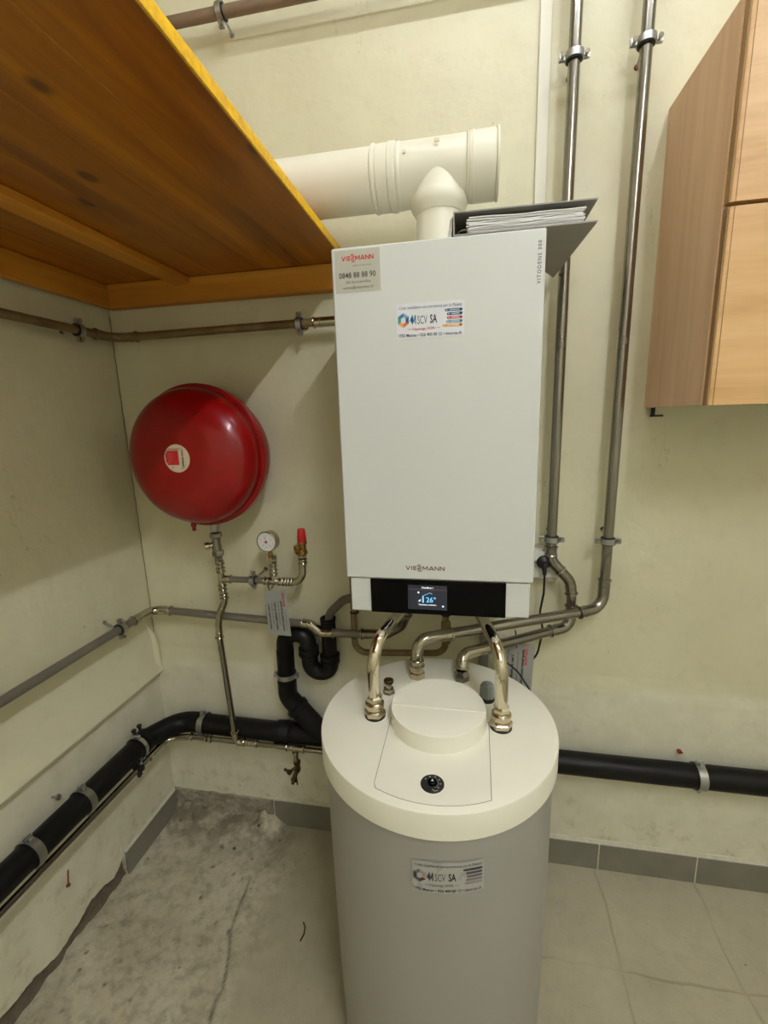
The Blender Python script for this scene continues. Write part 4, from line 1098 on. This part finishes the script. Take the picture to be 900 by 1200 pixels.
# ================================================================== SOCKET, PLUG, CABLES
t = thing('wall_socket', 'white surface-mounted socket on the wall right of the boiler', 'socket', (1.45,0,1.14))
MB().box(1.395, 1.482, -.042, .0, 1.092, 1.190, .004).build('box', WHITE_MATT, t)
MB().box(1.392, 1.470, -.055, -.038, 1.150, 1.182, .004).build('flap', WHITE_MATT, t)
MB().box(1.452, 1.478, -.03, .0, 1.080, 1.093, .002).build('gland', WHITE_MATT, t)
t = thing('power_cable', 'black power cable with plug hanging from the wall socket', 'cable', (1.436,-.07,1.13))
b = MB(); b.lathe((1.434,-.044,1.152), (0,-1,-.25), [(.019,0),(.0215,.003),(.0215,.016),(.012,.026)], 20)
b.cyl((1.434,-.062,1.150), (1.436,-.068,1.112), .010, 12, .0052); b.build('plug', BLACK, t)
MB().tube(fillet([(1.436,-.067,1.118),(1.438,-.055,1.05),(1.430,-.045,.98),(1.442,-.045,.92),(1.425,-.06,.84),(1.380,-.075,.80),(1.31,-.085,.84),(1.262,-.10,.93),(1.25,-.13,1.14)], .06, 8), .0034, 10).build('cable', CABLE, t)
t = thing('sensor_cable', 'thin black cable looping over the printed card behind the tank', 'cable', (1.35,-.16,.85))
MB().tube(fillet([(1.235,-.15,1.14),(1.255,-.155,.96),(1.305,-.162,.88),(1.355,-.165,.84),(1.395,-.16,.775),(1.392,-.14,.69),(1.37,-.10,.50)], .06, 8), .0024, 10).build('cable', CABLE, t)

# ================================================================== WALL CABINET
t = thing('wall_cabinet', 'wooden wall cabinet with pale doors hanging on the right', 'cabinet', (2.0,-.16,1.603))
cx0, cx1, cz0, cz1, cy = 1.700, 2.32, 1.603, 2.345, -.331
MB().box(cx0, cx0+.018, cy, 0, cz0, cz1, .0006).build('side_panel', CAB_SIDE, t)
MB().box(cx1-.018, cx1, cy, 0, cz0, cz1, .0006).build('side_panel', CAB_SIDE, t)
MB().box(cx0+.018, cx1-.018, cy, 0, cz0+.002, cz0+.018).build('bottom_panel', WHITE_MATT, t, smooth=0)
MB().box(cx0+.018, cx1-.018, cy, 0, cz1-.018, cz1).build('top_panel', CAB_SIDE, t, smooth=0)
MB().box(cx0+.018, cx1-.018, -.008, -.0, cz0+.018, cz1-.018).build('back_panel', WHITE_MATT, t, smooth=0)
for z0_, z1_ in ((cz0-.001, 1.982), (1.990, cz1+.30)):
    z1_ = min(z1_, cz1+.001)
    b = MB()
    X0, X1 = cx0+.004, cx1-.002
    # rounded vertical edges, flat face
    pr = [(X0,cy-.001),(X0,cy-.012),(X0+.003,cy-.0175),(X0+.009,cy-.020),(X1-.009,cy-.020),(X1-.003,cy-.0175),(X1,cy-.012),(X1,cy-.001)]
    b.prism(pr, 'z', z0_, z1_)
    for k in (2,3): pass
    d_ = b.build('door', CAB_DOOR, t, smooth=25)
    MB().box(X0-.0012, X0+.0030, cy-.0165, cy-.0012, z0_, z1_).build('edge_band', CAB_EDGE, d_, smooth=0)
    MB().box(X0+.0088, X0+.0102, cy-.0206, cy-.0195, z0_, z1_).build('groove', CAB_EDGE, d_, smooth=0)
b = MB(); b.box(1.716,1.722,-.022,-.006,1.578,1.604); b.box(1.716,1.750,-.006,-.001,1.577,1.582); b.build('hanging_bracket', BLACK, t, 'small black metal bracket', smooth=0)

# ================================================================== LITTER
b = MB(); b.tube([(.690,-.352,.004),(.701,-.365,.005),(.704,-.385,.005),(.699,-.405,.004)], .0022, 6)
tag(b.build('twig', noisy('dark_twig', srgb(30,24,18), .8)), 'tiny black curved scrap lying on the floor left of the tank', 'scrap')
random.seed(11)
spots = [(.494,-.084,.010,'pale mortar lump on the floor left of the first grey skirting tile'),(.335,-.145,.007,'small dark mortar crumb below the thin floor pipe'),
         (.25,-.052,.009,'rough mortar lump in the broken strip along the back wall'),(.12,-.07,.008,'mortar lump lying closest to the left corner'),
         (.033,-.235,.006,'flat mortar chip beside the left skirting tile'),(.40,-.062,.008,'mortar lump in the broken strip near the skirting tile')]
for i, (x, y, s, lb) in enumerate(spots):
    v = []; zb = .034 if (y > -.075 and x < .45) else .004
    for a in range(6):
        for e in (-1, 0, 1):
            q = s*(1 if e == 0 else .55)*random.uniform(.7,1.2)
            v.append((x+q*math.cos(a*math.pi/3), y+q*math.sin(a*math.pi/3), zb+e*s*.5))
    f = [(a*3+e, ((a+1) % 6)*3+e, ((a+1) % 6)*3+e+1, a*3+e+1) for a in range(6) for e in (0,1)] + [tuple(a*3 for a in range(6)), tuple(a*3+2 for a in range(6))]
    tag(MB().add(v, f).build('mortar_crumb', MORTAR if i % 2 == 0 else MORTAR_DARK, smooth=0), lb, 'crumb')
